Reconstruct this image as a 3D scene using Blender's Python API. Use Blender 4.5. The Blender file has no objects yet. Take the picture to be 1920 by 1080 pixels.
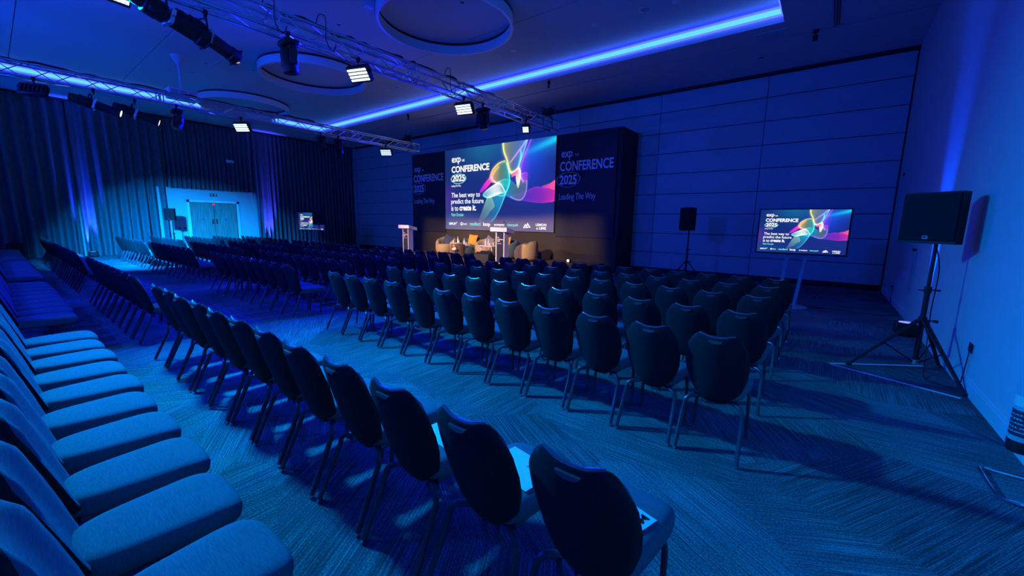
import bpy, math, random
import numpy as np
from mathutils import Vector, Matrix, Euler
random.seed(4)
S = bpy.context.scene
COL = S.collection
PI = math.pi

# ------------------------------------------------------------------ camera
F_PX, PITCH, YAW, ROLL = 756.16, .15808, .65932, .017087
fw = Vector((-math.sin(YAW)*math.cos(PITCH), math.cos(YAW)*math.cos(PITCH), -math.sin(PITCH)))
rt = Vector((math.cos(YAW), math.sin(YAW), 0))
up = rt.cross(fw)
r2 = rt*math.cos(ROLL)+up*math.sin(ROLL)
u2 = -rt*math.sin(ROLL)+up*math.cos(ROLL)
cam = bpy.data.cameras.new('camera')
cam.sensor_width = 36
cam.lens = F_PX/1920*36
cam.clip_start = .05
cam_o = bpy.data.objects.new('camera', cam)
m = Matrix.Identity(4)
for i in range(3):
    m[i][0], m[i][1], m[i][2] = r2[i], u2[i], -fw[i]
m.translation = (0, 0, 1.65)
cam_o.matrix_world = m
COL.objects.link(cam_o)
S.camera = cam_o

# ------------------------------------------------------------------ world, exposure
w = bpy.data.worlds.new('world')
S.world = w
w.use_nodes = True
w.node_tree.nodes['Background'].inputs[0].default_value = (.0, .004, .02, 1)
w.node_tree.nodes['Background'].inputs[1].default_value = .2
S.view_settings.view_transform = 'Standard'
S.view_settings.look = 'None'
S.view_settings.exposure = 0
S.view_settings.gamma = 1
S.view_settings.use_curve_mapping = False

# light colours and powers (the lamps themselves are hung further down)
DEEP = (.0, .004, 1.0)
TEAL = (.0, .29, .80)
TEAL2 = (.0, .22, .80)
WASH = (.0, .045, 1.0)
P_REAR_FILL = 1000        # unseen uplights added by the rear wall to lift the ceiling
P_DOOR = 1150       # lamp turned to the doors
WARM = (1.0, .62, .26)
P_PANEL = 190       # deep blue wash panels
P_TEAL = 430        # pale wash panels
P_WARM = 2300       # profile spots on the stage
P_BACKWALL_FILL = 290       # unseen panels added at the rear truss ends to brighten the back wall
P_UP = 3200          # floor uplights
COVE = 1.25         # cove strip radiance
SCR = 1.0

# ------------------------------------------------------------------ materials
def nodes_of(name):
    mt = bpy.data.materials.new(name)
    mt.use_nodes = True
    return mt, mt.node_tree.nodes, mt.node_tree.links, mt.node_tree.nodes['Principled BSDF']

def plain(name, col, rough=.6, metal=0., noise=.12, scale=30., bump=0., coat=0., spec=.5):
    mt, N, L, b = nodes_of(name)
    tc = N.new('ShaderNodeTexCoord')
    nz = N.new('ShaderNodeTexNoise')
    nz.inputs['Scale'].default_value = scale
    nz.inputs['Detail'].default_value = 3
    L.new(tc.outputs['Object'], nz.inputs['Vector'])
    rp = N.new('ShaderNodeValToRGB')
    rp.color_ramp.elements[0].position = .3
    rp.color_ramp.elements[1].position = .7
    rp.color_ramp.elements[0].color = [c*(1-noise) for c in col]+[1]
    rp.color_ramp.elements[1].color = [min(1, c*(1+noise)) for c in col]+[1]
    L.new(nz.outputs['Fac'], rp.inputs['Fac'])
    L.new(rp.outputs['Color'], b.inputs['Base Color'])
    b.inputs['Roughness'].default_value = rough
    b.inputs['Metallic'].default_value = metal
    b.inputs['Specular IOR Level'].default_value = spec
    if coat:
        b.inputs['Coat Weight'].default_value = coat
    if bump:
        bp = N.new('ShaderNodeBump')
        bp.inputs['Strength'].default_value = bump
        bp.inputs['Distance'].default_value = .01
        L.new(nz.outputs['Fac'], bp.inputs['Height'])
        L.new(bp.outputs['Normal'], b.inputs['Normal'])
    return mt

def glow(name, col, strength, base=(.02, .02, .02)):
    mt, N, L, b = nodes_of(name)
    b.inputs['Base Color'].default_value = (*base, 1)
    b.inputs['Emission Color'].default_value = (*col, 1)
    b.inputs['Emission Strength'].default_value = strength
    return mt

def streaks(name, dark, light, sc, rough=.9, bump=.3, axis='Object', lo=.35, hi=.7):
    """woven cloth or wood grain: noise stretched along one axis"""
    mt, N, L, b = nodes_of(name)
    tc = N.new('ShaderNodeTexCoord')
    mp = N.new('ShaderNodeMapping')
    mp.inputs['Scale'].default_value = sc
    nz = N.new('ShaderNodeTexNoise')
    nz.inputs['Scale'].default_value = 1
    nz.inputs['Detail'].default_value = 4
    rp = N.new('ShaderNodeValToRGB')
    rp.color_ramp.elements[0].position = lo
    rp.color_ramp.elements[1].position = hi
    rp.color_ramp.elements[0].color = (*dark, 1)
    rp.color_ramp.elements[1].color = (*light, 1)
    L.new(tc.outputs[axis], mp.inputs['Vector'])
    L.new(mp.outputs['Vector'], nz.inputs['Vector'])
    L.new(nz.outputs['Fac'], rp.inputs['Fac'])
    L.new(rp.outputs['Color'], b.inputs['Base Color'])
    bp = N.new('ShaderNodeBump')
    bp.inputs['Strength'].default_value = bump
    bp.inputs['Distance'].default_value = .004
    L.new(nz.outputs['Fac'], bp.inputs['Height'])
    L.new(bp.outputs['Normal'], b.inputs['Normal'])
    b.inputs['Roughness'].default_value = rough
    b.inputs['Specular IOR Level'].default_value = .25
    return mt

def carpet_mat():
    mt, N, L, b = nodes_of('carpet')
    tc = N.new('ShaderNodeTexCoord')
    rot = N.new('ShaderNodeVectorRotate')
    rot.rotation_type = 'Z_AXIS'
    rot.inputs['Angle'].default_value = .5
    L.new(tc.outputs['Object'], rot.inputs['Vector'])
    mp = N.new('ShaderNodeMapping')
    mp.inputs['Scale'].default_value = (.70, 1.05, 0)
    L.new(rot.outputs['Vector'], mp.inputs['Vector'])
    vo = N.new('ShaderNodeTexVoronoi')
    vo.voronoi_dimensions = '2D'
    vo.inputs['Scale'].default_value = 1.0
    vo.inputs['Randomness'].default_value = .75
    L.new(mp.outputs['Vector'], vo.inputs['Vector'])
    sp = N.new('ShaderNodeSeparateColor')
    L.new(vo.outputs['Color'], sp.inputs['Color'])
    sn = N.new('ShaderNodeMath'); sn.operation = 'SNAP'
    sn.inputs[1].default_value = 1/6.
    L.new(sp.outputs['Red'], sn.inputs[0])
    mu = N.new('ShaderNodeMath'); mu.operation = 'MULTIPLY'
    mu.inputs[1].default_value = PI
    L.new(sn.outputs[0], mu.inputs[0])
    r3 = N.new('ShaderNodeVectorRotate')
    r3.rotation_type = 'Z_AXIS'
    L.new(tc.outputs['Object'], r3.inputs['Vector'])
    L.new(mu.outputs[0], r3.inputs['Angle'])
    m2 = N.new('ShaderNodeMapping')
    m2.inputs['Scale'].default_value = (1.6, 140, 1)
    L.new(r3.outputs['Vector'], m2.inputs['Vector'])
    nz = N.new('ShaderNodeTexNoise')
    nz.inputs['Scale'].default_value = 1
    nz.inputs['Detail'].default_value = 3
    nz.inputs['Roughness'].default_value = .6
    L.new(m2.outputs['Vector'], nz.inputs['Vector'])
    big = N.new('ShaderNodeTexNoise')
    big.inputs['Scale'].default_value = 1.1
    big.inputs['Detail'].default_value = 3
    L.new(tc.outputs['Object'], big.inputs['Vector'])
    # contrast of the lines changes from patch to patch
    ad = N.new('ShaderNodeMath'); ad.operation = 'MULTIPLY_ADD'
    ad.inputs[1].default_value = .28
    L.new(big.outputs['Fac'], ad.inputs[0])
    L.new(nz.outputs['Fac'], ad.inputs[2])
    a2 = N.new('ShaderNodeMath'); a2.operation = 'MULTIPLY_ADD'
    a2.inputs[1].default_value = .10
    L.new(sp.outputs['Green'], a2.inputs[0])
    L.new(ad.outputs[0], a2.inputs[2])
    rp = N.new('ShaderNodeValToRGB')
    e = rp.color_ramp.elements
    e[0].position = .52; e[0].color = (.035, .042, .050, 1)
    e[1].position = .92; e[1].color = (.29, .31, .33, 1)
    k = e.new(.68); k.color = (.095, .105, .12, 1)
    gr = N.new('ShaderNodeTexNoise')
    gr.inputs['Scale'].default_value = 85
    gr.inputs['Detail'].default_value = 3
    L.new(tc.outputs['Object'], gr.inputs['Vector'])
    a3 = N.new('ShaderNodeMath'); a3.operation = 'MULTIPLY_ADD'
    a3.inputs[1].default_value = .55
    L.new(gr.outputs['Fac'], a3.inputs[0]); L.new(a2.outputs[0], a3.inputs[2])
    a4 = N.new('ShaderNodeMath'); a4.operation = 'SUBTRACT'
    a4.inputs[1].default_value = .27
    L.new(a3.outputs[0], a4.inputs[0])
    L.new(a4.outputs[0], rp.inputs['Fac'])
    L.new(rp.outputs['Color'], b.inputs['Base Color'])
    fi = N.new('ShaderNodeTexNoise')
    fi.inputs['Scale'].default_value = 260
    L.new(tc.outputs['Object'], fi.inputs['Vector'])
    sm = N.new('ShaderNodeMath'); sm.operation = 'ADD'
    L.new(nz.outputs['Fac'], sm.inputs[0]); L.new(fi.outputs['Fac'], sm.inputs[1])
    bp = N.new('ShaderNodeBump')
    bp.inputs['Strength'].default_value = .55
    bp.inputs['Distance'].default_value = .006
    L.new(sm.outputs[0], bp.inputs['Height'])
    L.new(bp.outputs['Normal'], b.inputs['Normal'])
    b.inputs['Roughness'].default_value = .95
    b.inputs['Specular IOR Level'].default_value = .1
    return mt

def screen_mat():
    mt, N, L, b = nodes_of('screen_picture')
    at = N.new('ShaderNodeAttribute')
    at.attribute_name = 'art'
    b.inputs['Base Color'].default_value = (.12, .12, .12, 1)
    b.inputs['Roughness'].default_value = .6
    L.new(at.outputs['Color'], b.inputs['Emission Color'])
    b.inputs['Emission Strength'].default_value = SCR
    return mt

M = dict(
    carpet=carpet_mat(),
    wall=plain('white_paint', (.52, .53, .54), .75, noise=.03, scale=6, bump=.05),
    panel=plain('panel_laminate', (.46, .46, .48), .55, noise=.03, scale=4),
    ceil=plain('ceiling_paint', (.62, .63, .64), .85, noise=.04, scale=90, bump=.08),
    black=plain('black_paint', (.007, .007, .008), .6, noise=.2),
    blackgloss=plain('black_plastic', (.015, .015, .017), .35, noise=.2),
    blackcloth=plain('black_cloth', (.016, .016, .018), .9, noise=.3, scale=120, spec=.1),
    skirtcloth=plain('skirt_cloth', (.06, .055, .05), .9, noise=.2, scale=60, spec=.1),
    grille=plain('speaker_mesh', (.004, .004, .005), .8, noise=.4, scale=400, bump=.4),
    alu=plain('aluminium', (.62, .63, .66), .32, 1., noise=.08, scale=20),
    chrome=plain('chrome', (.8, .8, .82), .12, 1., noise=.04),
    legmetal=plain('leg_metal', (.06, .065, .08), .38, .4, noise=.1),
    fabric=streaks('chair_fabric', (.105, .125, .145), (.150, .178, .205), (28, 330, 60), .9, .08),
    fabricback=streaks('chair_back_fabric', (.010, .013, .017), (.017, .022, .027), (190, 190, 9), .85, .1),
    grip=plain('grip_plastic', (.20, .20, .23), .26, .6, noise=.05, coat=.5),
    curtain=streaks('curtain_cloth', (.10, .108, .12), (.165, .175, .19), (60, 60, 4), .85, .2),
    white=plain('white_gloss', (.78, .78, .78), .4, noise=.02),
    offwhite=plain('projector_shell', (.66, .66, .66), .5, noise=.02),
    grey=plain('grey_plastic', (.40, .40, .42), .5, noise=.06),
    oak=streaks('oak_door', (.22, .18, .15), (.38, .32, .27), (26, 26, 1.4), .55, .1),
    navy=plain('navy_print', (.014, .016, .034), .7, noise=.1, scale=3),
    printtext=plain('print_letters', (.86, .87, .92), .7, noise=.02),
    beige=plain('beige_boucle', (.50, .37, .20), .95, noise=.2, scale=120, bump=.5, spec=.1),
    slate=plain('slate_boucle', (.10, .15, .18), .95, noise=.2, scale=120, bump=.5, spec=.1),
    orange=plain('orange_cloth', (.85, .36, .05), .9, noise=.12, scale=40),
    greycloth=plain('grey_cloth', (.24, .24, .27), .9, noise=.15, scale=60),
    navycloth=plain('navy_cloth', (.05, .07, .13), .9, noise=.15, scale=60),
    brown=plain('brown_cloth', (.13, .08, .065), .9, noise=.2, scale=60),
    stagetop=streaks('stage_boards', (.08, .065, .05), (.16, .125, .095), (3, 40, 3), .6, .1),
    tabletop=plain('table_white', (.75, .68, .58), .4, noise=.04),
    paper=plain('paper', (.85, .86, .88), .7, noise=.02),
    ink=plain('ink', (.01, .01, .012), .7),
    tape=plain('white_tape', (.7, .72, .75), .6, noise=.05),
    glass=plain('bottle_glass', (.75, .75, .72), .1, noise=.02, coat=.6),
    flower=plain('petals', (.85, .82, .72), .8, noise=.1),
    red=plain('extinguisher_red', (.45, .02, .02), .3, noise=.05, coat=.5),
    bluesign=plain('blue_disc', (.03, .12, .75), .5),
    screen=screen_mat(),
    lit_white=glow('lit_white', (1, 1, 1), 1.05),
    lit_teal=glow('lit_teal', (.25, .85, .85), 1.0),
    lit_lime=glow('lit_lime', (.75, .9, .3), 1.0),
    cell=glow('led_cells', (.55, .75, 1.0), 3.0),
    celldeep=glow('led_cells_deep', (.42, .55, 1.0), 2.2),
    cove=glow('cove_core', (.11, .60, 1.0), COVE),
    covefringe=glow('cove_glow_fringe', (.03, .05, 1.0), COVE*4),  # violet fringe of the strip's glow, boosted to light the room
    upled=glow('uplight_led', (.20, .22, 1.0), 1.6),
    lamp=glow('warm_lens', (1.0, .78, .45), 2.5),
    redlamp=glow('red_lamp', (1.0, .03, .05), .8),
    exit=glow('exit_face', (.16, .5, .62), .25, (.1, .2, .2)),
)

# ------------------------------------------------------------------ mesh building
class MB:
    def __init__(s):
        s.v, s.f, s.mi, s.cur, s.X = [], [], [], 0, Matrix.Identity(4)
    def add(s, vs, fs):
        o = len(s.v)
        s.v += [tuple(s.X @ Vector(p)) for p in vs]
        s.f += [tuple(i+o for i in f) for f in fs]
        s.mi += [s.cur]*len(fs)
        return s
    def box(s, c, d, b=0.):
        x, y, z = [k/2 for k in d]
        if b <= 0:
            vs = [(c[0]+i*x, c[1]+j*y, c[2]+k*z) for k in (-1, 1) for j in (-1, 1) for i in (-1, 1)]
            return s.add(vs, [(0, 2, 3, 1), (4, 5, 7, 6), (0, 1, 5, 4), (2, 6, 7, 3), (0, 4, 6, 2), (1, 3, 7, 5)])
        b = min(b, x*.9, y*.9, z*.9)
        vs, idx = [], {}
        for i in (-1, 1):
            for j in (-1, 1):
                for k in (-1, 1):
                    for a, p in enumerate(((i*x, j*(y-b), k*(z-b)), (i*(x-b), j*y, k*(z-b)), (i*(x-b), j*(y-b), k*z))):
                        idx[i, j, k, a] = len(vs)
                        vs.append((c[0]+p[0], c[1]+p[1], c[2]+p[2]))
        fs = []
        g = lambda i, j, k, a: idx[i, j, k, a]
        for i in (-1, 1):
            fs.append((g(i, -1, -1, 0), g(i, 1, -1, 0), g(i, 1, 1, 0), g(i, -1, 1, 0)))
            fs.append((g(-1, i, -1, 1), g(1, i, -1, 1), g(1, i, 1, 1), g(-1, i, 1, 1)))
            fs.append((g(-1, -1, i, 2), g(1, -1, i, 2), g(1, 1, i, 2), g(-1, 1, i, 2)))
            for j in (-1, 1):
                fs.append((g(i, j, -1, 0), g(i, j, 1, 0), g(i, j, 1, 1), g(i, j, -1, 1)))
                fs.append((g(i, -1, j, 0), g(i, 1, j, 0), g(i, 1, j, 2), g(i, -1, j, 2)))
                fs.append((g(-1, i, j, 1), g(1, i, j, 1), g(1, i, j, 2), g(-1, i, j, 2)))
                for k in (-1, 1):
                    fs.append((g(i, j, k, 0), g(i, j, k, 1), g(i, j, k, 2)))
        return s.add(vs, fs)
    def tube(s, pts, r, n=8, cap=True, closed=False):
        P = [Vector(p) for p in pts]
        R = r if hasattr(r, '__len__') else [r]*len(P)
        vs, fs = [], []
        prev = None
        L = len(P)
        for i, p in enumerate(P):
            if closed:
                t = (P[(i+1) % L]-P[i-1]).normalized()
            else:
                t = (P[min(i+1, L-1)]-P[max(i-1, 0)]).normalized()
            if prev is None:
                a = Vector((0, 0, 1)) if abs(t.z) < .9 else Vector((1, 0, 0))
                e = t.cross(a).normalized()
            else:
                e = (prev-t*prev.dot(t)).normalized()
            prev = e
            q = t.cross(e)
            for k in range(n):
                an = 2*PI*k/n
                vs.append(tuple(p+(e*math.cos(an)+q*math.sin(an))*R[i]))
        for i in range(L if closed else L-1):
            j = (i+1) % L
            for k in range(n):
                fs.append((i*n+k, i*n+(k+1) % n, j*n+(k+1) % n, j*n+k))
        if cap and not closed:
            fs.append(tuple(range(n))[::-1])
            fs.append(tuple((L-1)*n+k for k in range(n)))
        return s.add(vs, fs)
    def lathe(s, prof, n=20, c=(0, 0, 0)):
        vs, fs = [], []
        for r, z in prof:
            for k in range(n):
                a = 2*PI*k/n
                vs.append((c[0]+r*math.cos(a), c[1]+r*math.sin(a), c[2]+z))
        for i in range(len(prof)-1):
            for k in range(n):
                fs.append((i*n+k, i*n+(k+1) % n, (i+1)*n+(k+1) % n, (i+1)*n+k))
        fs.append(tuple(range(n))[::-1])
        fs.append(tuple((len(prof)-1)*n+k for k in range(n)))
        return s.add(vs, fs)
    def loft(s, loops, cap=True):
        n = len(loops[0])
        vs = [p for l in loops for p in l]
        fs = []
        for i in range(len(loops)-1):
            for k in range(n):
                fs.append((i*n+k, i*n+(k+1) % n, (i+1)*n+(k+1) % n, (i+1)*n+k))
        if cap:
            fs.append(tuple(range(n))[::-1])
            fs.append(tuple((len(loops)-1)*n+k for k in range(n)))
        return s.add(vs, fs)
    def prism(s, poly, axis, a, b):
        """polygon extruded along an axis between a and b"""
        def P(p, h):
            q = list(p)
            q.insert(axis, h)
            return tuple(q)
        return s.loft([[P(p, a) for p in poly], [P(p, b) for p in poly]])
    def mesh(s, name, mats, smooth=True, ang=38):
        me = bpy.data.meshes.new(name)
        me.from_pydata(s.v, [], s.f)
        for mm in (mats if isinstance(mats, (list, tuple)) else [mats]):
            me.materials.append(M[mm] if isinstance(mm, str) else mm)
        if any(s.mi):
            me.polygons.foreach_set('material_index', s.mi)
        import bmesh
        bm = bmesh.new(); bm.from_mesh(me)
        bmesh.ops.recalc_face_normals(bm, faces=bm.faces)
        bm.to_mesh(me); bm.free()
        if smooth:
            me.polygons.foreach_set('use_smooth', [True]*len(me.polygons))
            me.set_sharp_from_angle(angle=math.radians(ang))
        me.update()
        return me
    def obj(s, name, mats, parent=None, loc=(0, 0, 0), rot=(0, 0, 0), smooth=True, ang=38):
        return place(s.mesh(name, mats, smooth, ang), name, parent, loc, rot)

def place(me, name, parent=None, loc=(0, 0, 0), rot=(0, 0, 0)):
    o = bpy.data.objects.new(name, me)
    o.location = loc
    o.rotation_euler = rot
    if parent is not None:
        o.parent = parent
    COL.objects.link(o)
    return o

def thing(name, label, cat, loc=(0, 0, 0), rz=0., group=None):
    o = bpy.data.objects.new(name, None)
    o.empty_display_size = .1
    o.location = loc
    o.rotation_euler = (0, 0, rz)
    COL.objects.link(o)
    return tag(o, label, cat, group)

def tag(o, label, cat, group=None):
    o['label'] = label
    o['category'] = cat
    if group:
        o['group'] = group
    return o

def struct(o):
    o['kind'] = 'structure'
    return o

def copy_tree(root, parent=None):
    c = root.copy()
    COL.objects.link(c)
    if parent is not None:
        c.parent = parent
    for ch in list(root.children):
        copy_tree(ch, c)
    return c

ORD = 'first second third fourth fifth sixth seventh eighth ninth tenth eleventh twelfth'.split()

# ------------------------------------------------------------------ lettering
_tc = {}
def text_mesh(txt, bold=0.):
    """flat outline letters as triangles, scaled to the unit square"""
    key = (txt, bold)
    if key in _tc:
        return _tc[key]
    cu = bpy.data.curves.new('letters', 'FONT')
    cu.body = txt
    cu.resolution_u = 3
    cu.offset = bold
    o = bpy.data.objects.new('letters', cu)
    COL.objects.link(o)
    bpy.context.view_layer.update()
    me = o.evaluated_get(bpy.context.evaluated_depsgraph_get()).to_mesh()
    v = np.array([p.co[:2] for p in me.vertices])
    f = [tuple(p.vertices) for p in me.polygons]
    o.evaluated_get(bpy.context.evaluated_depsgraph_get()).to_mesh_clear()
    bpy.data.objects.remove(o)
    bpy.data.curves.remove(cu)
    lo, hi = v.min(0), v.max(0)
    v = (v-lo)/np.maximum(hi-lo, 1e-6)
    _tc[key] = (v, f)
    return v, f

def put_text(mb, txt, x0, x1, z0, z1, y, bold=0.):
    v, f = text_mesh(txt, bold)
    mb.add([(x0+a*(x1-x0), y, z0+b*(z1-z0)) for a, b in v], f)

def ring_flat(mb, cx, cz, rx, rz, t, y, n=40, tilt=0.):
    vs, fs = [], []
    for k in range(n):
        a = 2*PI*k/n
        for q in (1, 1-t):
            x, z = rx*q*math.cos(a), rz*q*math.sin(a)
            vs.append((cx+x*math.cos(tilt)-z*math.sin(tilt), y, cz+x*math.sin(tilt)+z*math.cos(tilt)))
    for k in range(n):
        j = (k+1) % n
        fs.append((2*k, 2*k+1, 2*j+1, 2*j))
    mb.add(vs, fs)

# ================================================================== THE ROOM
XR, XL, YB, YF, H0, H1 = 1.30, -24.75, 14.80, -4.0, 6.2, 6.6
CXL, CXR, CYF, CYB = -21.8, -1.3, -1.0, 11.43       # ceiling tray
# floor
fl = struct(MB().box(((XL+XR)/2, (YB+YF)/2, -.05), (XR-XL+.6, YB-YF+.6, .1)).obj('floor', 'carpet', smooth=False))
# right wall with moulded baseboard
struct(MB().box((XR+.1, (YB+YF)/2, H1/2), (.2, YB-YF+.6, H1+.4)).obj('wall_right', 'wall', smooth=False))
prof = [(XR, .0), (XR-.016, .0), (XR-.016, .125), (XR-.010, .14), (XR-.010, .155), (XR-.004, .17), (XR, .17)]
struct(MB().prism([(p[0], p[1]) for p in prof], 1, YF, YB-.06).obj('baseboard_right', 'wall', ang=20))
# back wall: sub wall, black plinth, movable wall panels with open joints
wb = struct(MB().box(((XL+XR)/2, YB+.10, H1/2), (XR-XL+.6, .2, H1+.4)).obj('wall_back', 'black', smooth=False))
struct(MB().box(((-24.1+XR)/2, YB-.012, .07), (XR+24.1, .024, .14)).obj('baseboard_back', 'black', smooth=False))
xs = [1.27, -1.90, -5.05, -8.20, -11.35, -14.52, -17.70, -20.93, -24.08]
zs = [.145, .715, 1.404, 2.080, 2.767, 3.456, 4.141, 4.829, 5.511, 6.12]
cache = {}
for i in range(8):
    for k in range(9):
        gx = .026 if i in (0, 1) else .014
        wd, hd = xs[i]-xs[i+1]-.016, zs[k+1]-zs[k]-.022
        key = (round(wd, 3), round(hd, 3))
        if key not in cache:
            cache[key] = MB().box((0, 0, 0), (wd, .03, hd), .004).mesh('panel', 'panel', False)
        place(cache[key], 'panel', wb, ((xs[i]+xs[i+1])/2, YB-.006, (zs[k]+zs[k+1])/2))
struct(MB().box((-24.45, YB-.05, H0/2), (.70, .1, H0)).obj('trim_1', 'panel', smooth=False))
struct(MB().box(((XL+XR)/2, YF-.1, H1/2), (XR-XL+.6, .2, H1+.4)).obj('wall_rear', 'wall', smooth=False))

# left wall with double door
DY0, DY1 = 6.05, 8.05
wl = MB()
wl.box((XL-.1, (YF+DY0-.0)/2, H1/2), (.2, DY0-YF, H1+.4))
wl.box((XL-.1, (DY1+YB)/2, H1/2), (.2, YB-DY1, H1+.4))
wl.box((XL-.1, (DY0+DY1)/2, (2.44+H1+.2)/2), (.2, DY1-DY0, H1+.2-2.44))
struct(wl.obj('wall_left', 'wall', smooth=False))
# shallow lobby face the door is set in, standing proud of the wall between the drapes
lob = MB()
lx = -24.42
lob.box((lx-.08, (4.9+DY0)/2, 1.53), (.16, DY0-4.9, 3.06))
lob.box((lx-.08, (DY1+9.15)/2, 1.53), (.16, 9.15-DY1, 3.06))
lob.box((lx-.08, (DY0+DY1)/2, 2.75), (.16, DY1-DY0, .62))
struct(lob.obj('trim_2', 'wall', smooth=False))
door = bpy.data.objects.new('door_1', None)
COL.objects.link(door)
struct(door)
fr = MB()
for y0, y1, z0, z1 in ((DY0-.10, DY0+.02, 0, 2.53), (DY1-.02, DY1+.10, 0, 2.53), (DY0-.10, DY1+.10, 2.42, 2.53)):
    fr.box((lx+.012, (y0+y1)/2, (z0+z1)/2), (.05, y1-y0, z1-z0), .006)
fr.obj('door_frame', 'white', door, smooth=False)
for i in (0, 1):
    y0 = DY0+.03+i*.98
    lf = MB().box((lx-.06, y0+.475, 1.205), (.045, .955, 2.39), .004).obj('door_leaf', 'oak', door, smooth=False)
    yh = y0+(.885 if i == 0 else .065)
    MB().box((lx-.030, yh, 1.50), (.008, .07, .24), .002).box((lx-.005, yh, 1.52), (.03, .024, .12), .006).obj('push_plate', 'chrome', lf)
    MB().lathe([(.052, 0), (.052, .004)], 20).obj('round_sign', 'bluesign', lf, (lx-.036, y0+.475, 1.62), (0, PI/2, 0))
MB().box((lx-.02, (DY0+DY1)/2, 2.36), (.03, .09, .09), .01).obj('red_indicator', 'redlamp', door)

# ceiling: outer soffit (four slabs), tray riser, inner ceiling boards with joints
ce = bpy.data.objects.new('ceiling', None)
COL.objects.link(ce)
struct(ce)
so = MB()
t = .5
SY = 12.40                                                    # slot diffuser in the soffit
so.box(((XL+XR)/2, (CYB+SY-.03)/2, H0+t/2), (XR-XL+.4, SY-.03-CYB, t))
so.box(((XL+XR)/2, (SY+.03+YB)/2, H0+t/2), (XR-XL+.4, YB-SY-.03, t))
so.box(((XL+XR)/2, (YF+CYF)/2, H0+t/2), (XR-XL+.4, CYF-YF, t))
so.box(((XL-.2+CXL)/2, (CYF+CYB)/2, H0+t/2), (CXL-XL+.2, CYB-CYF, t))
so.box(((CXR+XR+.2)/2, (CYF+CYB)/2, H0+t/2), (XR+.2-CXR, CYB-CYF, t))
so.obj('soffit', 'ceil', ce, smooth=False)
MB().box(((XL+XR)/2, SY, H0+.06), (XR-XL+.4, .06, .02)).obj('slot_back', 'black', ce, smooth=False)
for k in range(3):
    MB().box((-.42+k*.045, (7.0+SY-.1)/2, H0-.004), (.022, SY-.1-7.0, .012)).obj('slot_diffuser', 'black', ce, smooth=False)
# perimeter shadow gap over the movable wall
MB().box(((XL+XR)/2, YB-.05, H0-.035), (XR-XL, .10, .07)).obj('shadow_gap', 'black', ce, smooth=False)
xb = [CXL, -17.9, -14.2, -10.5, -6.0, CXR]
yb = [CYF, 1.0, 3.635, 8.68, CYB]
for i in range(5):
    for j in range(4):
        MB().box(((xb[i]+xb[i+1])/2, (yb[j]+yb[j+1])/2, H1+.03), (xb[i+1]-xb[i]-(.0 if i not in (0, ) else .0)-.002, yb[j+1]-yb[j]-.018, .06), .003).obj('ceiling_board', 'ceil', ce, smooth=False)
MB().box(((CXL+CXR)/2, (CYF+CYB)/2, H1+.085), (CXR-CXL, CYB-CYF, .04)).obj('ceiling_void', 'black', ce, smooth=False)
# light coves
def cove(label, a, b, nrm):
    """LED profile on the tray riser from a to b; nrm points into the room"""
    a, b, n = Vector(a), Vector(b), Vector(nrm)
    root = thing('cove_light', label, 'light strip', (a+b)/2, 0, None)
    for z, r, mt, nm in ((6.425, .058, 'cove', 'led_strip'), (6.505, .026, 'covefringe', 'glow_fringe'), (6.345, .024, 'covefringe', 'glow_fringe')):  # core strip, then two glowing strips imitating its violet fringe
        mb = MB()
        lp = []
        for p in (a, b):
            q = p-(a+b)/2
            lp.append([tuple(Vector((q.x, q.y, z-a.z))+n*(.03*math.cos(an)+.035)+Vector((0, 0, r*math.sin(an)))) for an in [PI*k/8-PI/2 for k in range(9)]])
        mb.loft(lp)
        mb.obj(nm, mt, root)
    return root
cove('long glowing blue light strip in the ceiling recess over the stage side', (CXL+.05, CYB, 6.43), (CXR, CYB, 6.43), (0, -1, 0))
cove('glowing blue light strip in the ceiling recess along the curtain side', (CXL, CYF, 6.43), (CXL, 6.15, 6.43), (1, 0, 0))
cove('short glowing blue light strip at the far corner of the ceiling recess', (CXL, 9.05, 6.43), (CXL, CYB-.05, 6.43), (1, 0, 0))
cove('glowing blue light strip in the ceiling recess by the right wall', (CXR, CYF, 6.43), (CXR, CYB, 6.43), (-1, 0, 0))
cove('glowing blue light strip in the ceiling recess behind the camera', (CXL, CYF, 6.43), (CXR, CYF, 6.43), (0, 1, 0))

# ceiling rings
for k, (x, y, r, lb) in enumerate(((-7.86, 7.37, 1.62, 'pale ring hanging under the ceiling nearest the stage truss end, cut by the frame'),
                                   (-14.27, 7.33, 1.64, 'pale ceiling ring behind the near truss, in the middle of the three'),
                                   (-20.3, 7.33, 1.66, 'pale ceiling ring half hidden by the far truss, near the curtains'))):
    o = thing('ceiling_ring', lb, 'ceiling ring', (x, y, H1), 0, 'pale rings under the ceiling')
    def band(z0, z1, ro, ri):
        n = 72
        return MB().loft([[(ro*math.cos(2*PI*i/n), ro*math.sin(2*PI*i/n), z0) for i in range(n)],
                          [(ro*math.cos(2*PI*i/n), ro*math.sin(2*PI*i/n), z1) for i in range(n)],
                          [(ri*math.cos(2*PI*i/n), ri*math.sin(2*PI*i/n), z1) for i in range(n)],
                          [(ri*math.cos(2*PI*i/n), ri*math.sin(2*PI*i/n), z0) for i in range(n)],
                          [(ro*math.cos(2*PI*i/n), ro*math.sin(2*PI*i/n), z0) for i in range(n)]], cap=False)
    band(-.065, 0., r-.012, r-.05).obj('gap_shade', 'black', o)  # black ring drawn in for the dark shaded gap below the ceiling
    band(-.29, -.065, r, r-.06).obj('band', 'white', o)

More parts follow.
